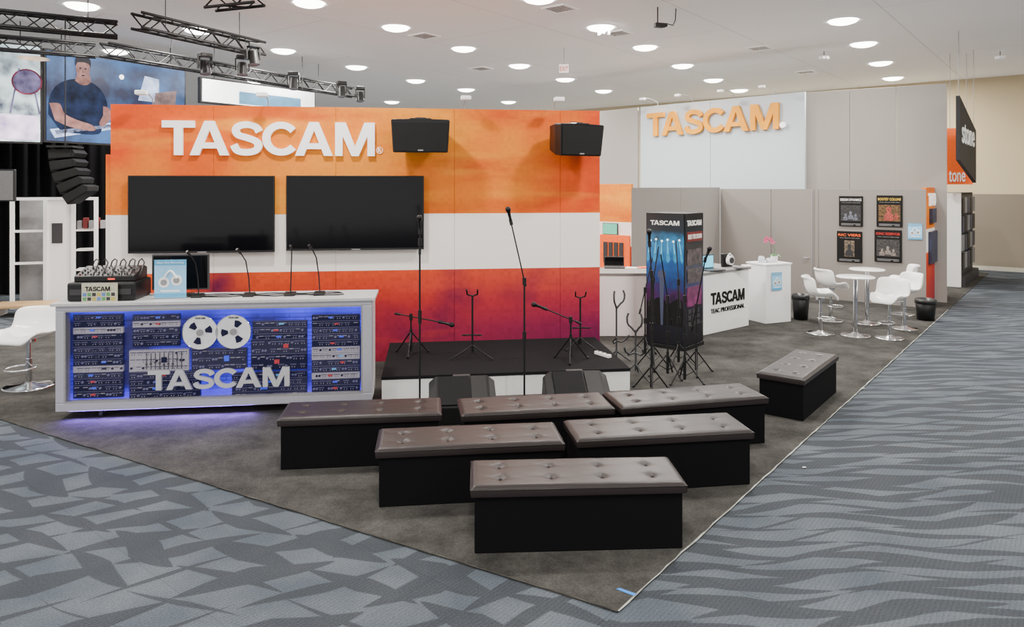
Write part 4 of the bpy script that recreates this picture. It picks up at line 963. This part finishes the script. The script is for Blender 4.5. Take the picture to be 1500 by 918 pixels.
def bluescr():
    m,N,L,B_=nt('video_blue'); tc=N.new('ShaderNodeTexCoord'); n=N.new('ShaderNodeTexNoise'); n.inputs['Scale'].default_value=1.6; n.inputs['Detail'].default_value=4; L.new(tc.outputs['Object'],n.inputs['Vector'])
    r=N.new('ShaderNodeValToRGB'); e=r.color_ramp.elements; e[0].position=.38; e[0].color=(.005,.016,.07,1); e[1].position=.68; e[1].color=(.04,.18,.5,1); L.new(n.outputs[0],r.inputs[0])
    B_.inputs['Base Color'].default_value=(0,0,0,1); L.new(r.outputs[0],B_.inputs['Emission Color']); B_.inputs['Emission Strength'].default_value=1.4; return m
def arc(cx,cz,rx,rz,n=20,a0=0,a1=360): return [(cx+rx*math.cos(math.radians(a0+(a1-a0)*i/n)),cz+rz*math.sin(math.radians(a0+(a1-a0)*i/n))) for i in range(n)]
t,L_,h=screen(65,70,12.0,272,14.3,208,bluescr(),'large video screen showing a keyboard player in blue light')
sx=L_
skin=emis('vid_skin',(.2,.1,.09),.7,.5,6); navy=emis('vid_navy',(.006,.012,.035),.7,.9,4); pale=emis('vid_pale',(.32,.4,.6),1.0,.45,5)
shirt=smooth_path([(.02*sx,.3*h),(.03*sx,h*.5),(.08*sx,h*.63),(.16*sx,h*.7),(.23*sx,h*.71),(.31*sx,h*.68),(.375*sx,h*.58),(.4*sx,h*.42),(.36*sx,h*.3),(.34*sx,.12*h),(.1*sx,.12*h)],5)
part(t,'picture_shirt',MB().xz(shirt,-.014),navy)
part(t,'picture_neck',MB().xz(smooth_path([(.185*sx,h*.69),(.235*sx,h*.65),(.285*sx,h*.69),(.27*sx,h*.8),(.205*sx,h*.8)],4),-.016),skin)
fc=part(t,'picture_face',MB().xz(smooth_path([(.235*sx,h*.7),(.265*sx,h*.735),(.28*sx,h*.82),(.275*sx,h*.9),(.235*sx,h*.94),(.195*sx,h*.9),(.19*sx,h*.82),(.205*sx,h*.735),(.235*sx,h*.7)],5),-.018),skin)
vb=emis('vid_black',(.008,.008,.015),.5)
for a in (.218,.252):
    c=build('picture_eye',MB().xz(arc(a*sx,h*.835,.008*sx,.01*h,10),-.021),vb); c.parent=fc
c=build('picture_mouth',MB().xz(arc(.236*sx,h*.758,.012*sx,.008*h,10),-.021),vb); c.parent=fc
c=build('picture_nose',MB().xz([(.235*sx,h*.83),(.243*sx,h*.785),(.229*sx,h*.785)],-.021),emis('vid_skin_dark',(.1,.055,.05),.8,.2)); c.parent=fc
part(t,'picture_hair',MB().xz(smooth_path([(.186*sx,h*.85),(.186*sx,h*.93),(.21*sx,h*.975),(.24*sx,h*.985),(.27*sx,h*.965),(.287*sx,h*.92),(.284*sx,h*.85),(.274*sx,h*.89),(.24*sx,h*.905),(.2*sx,h*.895)],4),-.022),vb)
part(t,'picture_arm',MB().xz(smooth_path([(.025*sx,h*.42),(.09*sx,h*.42),(.12*sx,h*.32),(.2*sx,h*.26),(.29*sx,h*.22),(.32*sx,h*.17),(.28*sx,h*.15),(.15*sx,h*.18),(.06*sx,h*.24)],4),-.018),skin)
part(t,'picture_arm',MB().xz(smooth_path([(.37*sx,h*.44),(.41*sx,h*.42),(.43*sx,h*.33),(.39*sx,h*.24),(.36*sx,h*.21),(.345*sx,h*.25),(.37*sx,h*.33)],4),-.018),skin)
for pl in ([(.03*sx,h*.14),(.45*sx,h*.27),(.48*sx,h*.2),(.06*sx,h*.05)],[(.46*sx,h*.36),(.95*sx,h*.46),(.97*sx,h*.1),(.5*sx,h*.1)],[(.62*sx,h*.55),(.67*sx,h*.85),(.78*sx,h*.83),(.78*sx,h*.55)]):
    part(t,'picture_keyboard',MB().xz(pl,-.013),pale)
part(t,'picture_keys',MB().xz([(.06*sx,h*.13),(.44*sx,h*.245),(.455*sx,h*.215),(.07*sx,h*.09)],-.0145),emis('vid_keys',(.08,.1,.16),1,.9,22))
part(t,'picture_keys',MB().xz([(.5*sx,h*.32),(.93*sx,h*.4),(.93*sx,h*.33),(.5*sx,h*.25)],-.0145),MATS['vid_keys'])
part(t,'picture_panel',MB().xz([(.72*sx,h*.3),(.9*sx,h*.4),(.92*sx,h*.72),(.75*sx,h*.66)],-.018),emis('vid_tan',(.14,.1,.1),1,.5,5))
part(t,'picture_lamp',MB().disc(.5*sx,h*.8,.045,-.016,-.013,16),emis('vid_white',(1,.95,.85),2,.05))
t,L_,h=screen(-70,54,11.2,62,11.9,207,emis('vid_mix',(.4,.5,.8),1.1,.9,2.6),'large video screen showing a bright drum kit image')
part(t,'picture_drum',MB().disc(L_*.82,h*.62,h*.13,-.02,-.012,24),emis('vid_red',(.12,.02,.04),.9,.7,6))
part(t,'picture_cymbal',MB().xz(arc(L_*.9,h*.86,h*.14,h*.025),-.02),emis('vid_gold',(.5,.4,.3),.9,.5,6))
part(t,'picture_drumhead',MB().disc(L_*.82,h*.62,h*.115,-.024,-.02,24),emis('vid_dark',(.08,.07,.14),1,.9,5))
part(t,'picture_stand',MB().xz([(L_*.62,h*.3),(L_*.64,h*.3),(L_*.74,h*.75),(L_*.72,h*.75)],-.02),MATS['vid_dark'])
part(t,'picture_stand',MB().xz([(L_*.98,h*.3),(L_*.96,h*.3),(L_*.88,h*.6),(L_*.9,h*.6)],-.02),MATS['vid_dark'])
part(t,'picture_floor',MB().xz([(.05,.06),(L_-.05,.06),(L_-.05,h*.28),(.05,h*.3)],-.014),emis('vid_purple',(.6,.5,.85),1.2,.5,4))
t,L_,h=screen(294,112,13.1,462,15.2,150,emis('vid_paper',(.8,.85,.87),1.2,.05),'white video screen with a gray-blue rectangle')
part(t,'picture_rectangle',MB().xz([(L_*.3,.05),(L_*.85,.05),(L_*.85,h*.6),(L_*.3,h*.6)],-.014),emis('vid_slate',(.07,.17,.27),.9,.2))
ca_=Vector((-11.5,12.2,0)); cb_=Vector((-5.6,17.2,0)); dC=(cb_-ca_); Lc=dC.length; v=[];f=[]; n=240
for i in range(n+1):
    for z in (.01,3.15): v.append((Lc*i/n,.07*math.sin(i*.9)+.03*math.sin(i*.37),z))
for i in range(n): f.append((2*i,2*i+2,2*i+3,2*i+1))
solo('stage_curtain',MB().add(v,f,True),mat('curtain_black',(.006,.006,.007),.95,var=.2,spec=.1),'long pleated black curtain behind the neighboring stage','curtain',(ca_.x,ca_.y,0),math.atan2(dC.y,dC.x))
arr=mat('array_black',(.01,.01,.011),.6,spec=.2)
t=thing('line_array_speaker','curved hanging column of black line-array loudspeakers','loudspeaker',(-7.3,11.6,0),.15)
part(t,'fly_bar',MB().box(-.2,.2,-.05,.35,2.72,2.75),blackm); part(t,'fly_cable',MB().cyl((0,.15,2.75),(0,.15,CZ),.01),blackm)
zz=2.7; xx=0; th=.06
for k in range(5):
    M=Matrix.Translation((xx,0,zz))@Matrix.Rotation(-th,4,'Y')
    c=part(t,'speaker_cabinet',MB().prism_y([(-.2,-.165),(.17,-.145),(.22,-.08),(.17,-.015),(-.2,0)],0,.45).xf(M),arr,bevel=.008)
    g_=build('cabinet_grille',MB().box(-.19,.15,-.01,0,-.14,-.02).xf(M),spg); g_.parent=c
    xx+=.172*math.sin(th); zz-=.172*math.cos(th); th+=.13
bx=gp(18,452)
t=thing('framed_glass_pod','white framed glazed enclosure with shelves beside the curtain','glass enclosure',(bx.x,bx.y,0),.35)
s_=bx.y/F; Wd=95*s_
for xx in (0,42*s_,78*s_,Wd+.15): part(t,'frame_post',MB().box(xx-.03,xx+.03,-.03,.03,0,1.9),white)
for z_ in (.0,1.85): part(t,'frame_rail',MB().box(0,Wd+.15,-.025,.025,z_,z_+.05),white)
for a in (1.3,.75): part(t,'frame_rail',MB().box(0,42*s_,-.02,.02,a,a+.04),white)
part(t,'inner_panel',MB().box(.03,42*s_-.03,.3,.33,.06,1.85),mat('pod_gray',(.22,.22,.22),.5,var=.5,scale=2)); part(t,'white_panel',MB().box(42*s_+.03,78*s_-.03,.0,.02,.06,1.85),white)
part(t,'panel_notice',MB().box(50*s_,64*s_,-.012,0,1.1,1.45),dgray)
for k in range(5): part(t,'shelf_stock',MB().box(81*s_+k*.09,81*s_+.07+k*.09,.1,.25,1.34,1.48+.05*(k%2)),darkred if k%2 else mgray)
for z_ in (1.3,.95,.6): part(t,'shelf',MB().box(80*s_,Wd+.12,.05,.35,z_,z_+.03),white)
bx=gp(20,462)
t=thing('wooden_side_table','low light-wood topped table with white legs','table',(bx.x,bx.y,0),.2)
part(t,'table_top',MB().box(-.3,.9,-.2,.3,.14,.19),wood,bevel=.01)
for a in (-.25,.8): part(t,'table_leg',MB().box(a,a+.05,-.15,.25,0,.14),white)
q=Vector(((-12-750)/F*10,10,0))
t=thing('hanging_monitor','small dark monitor on a thin pole','monitor',(q.x,q.y,0),.1)
part(t,'screen_frame',MB().box(-.3,.3,0,.05,1.88,2.33),black,bevel=.01); part(t,'screen',MB().box(-.28,.28,-.004,0,1.9,2.31),mat('screen_gray',(.12,.12,.12),.3)); part(t,'support_pole',MB().cyl((0,.05,.02),(0,.05,1.9),.02),blackm); part(t,'pole_base',MB().lathe([(.0001,.001),(.2,.001),(.2,.012),(.03,.03)],20,(0,.05,0)),blackm)
print('built')
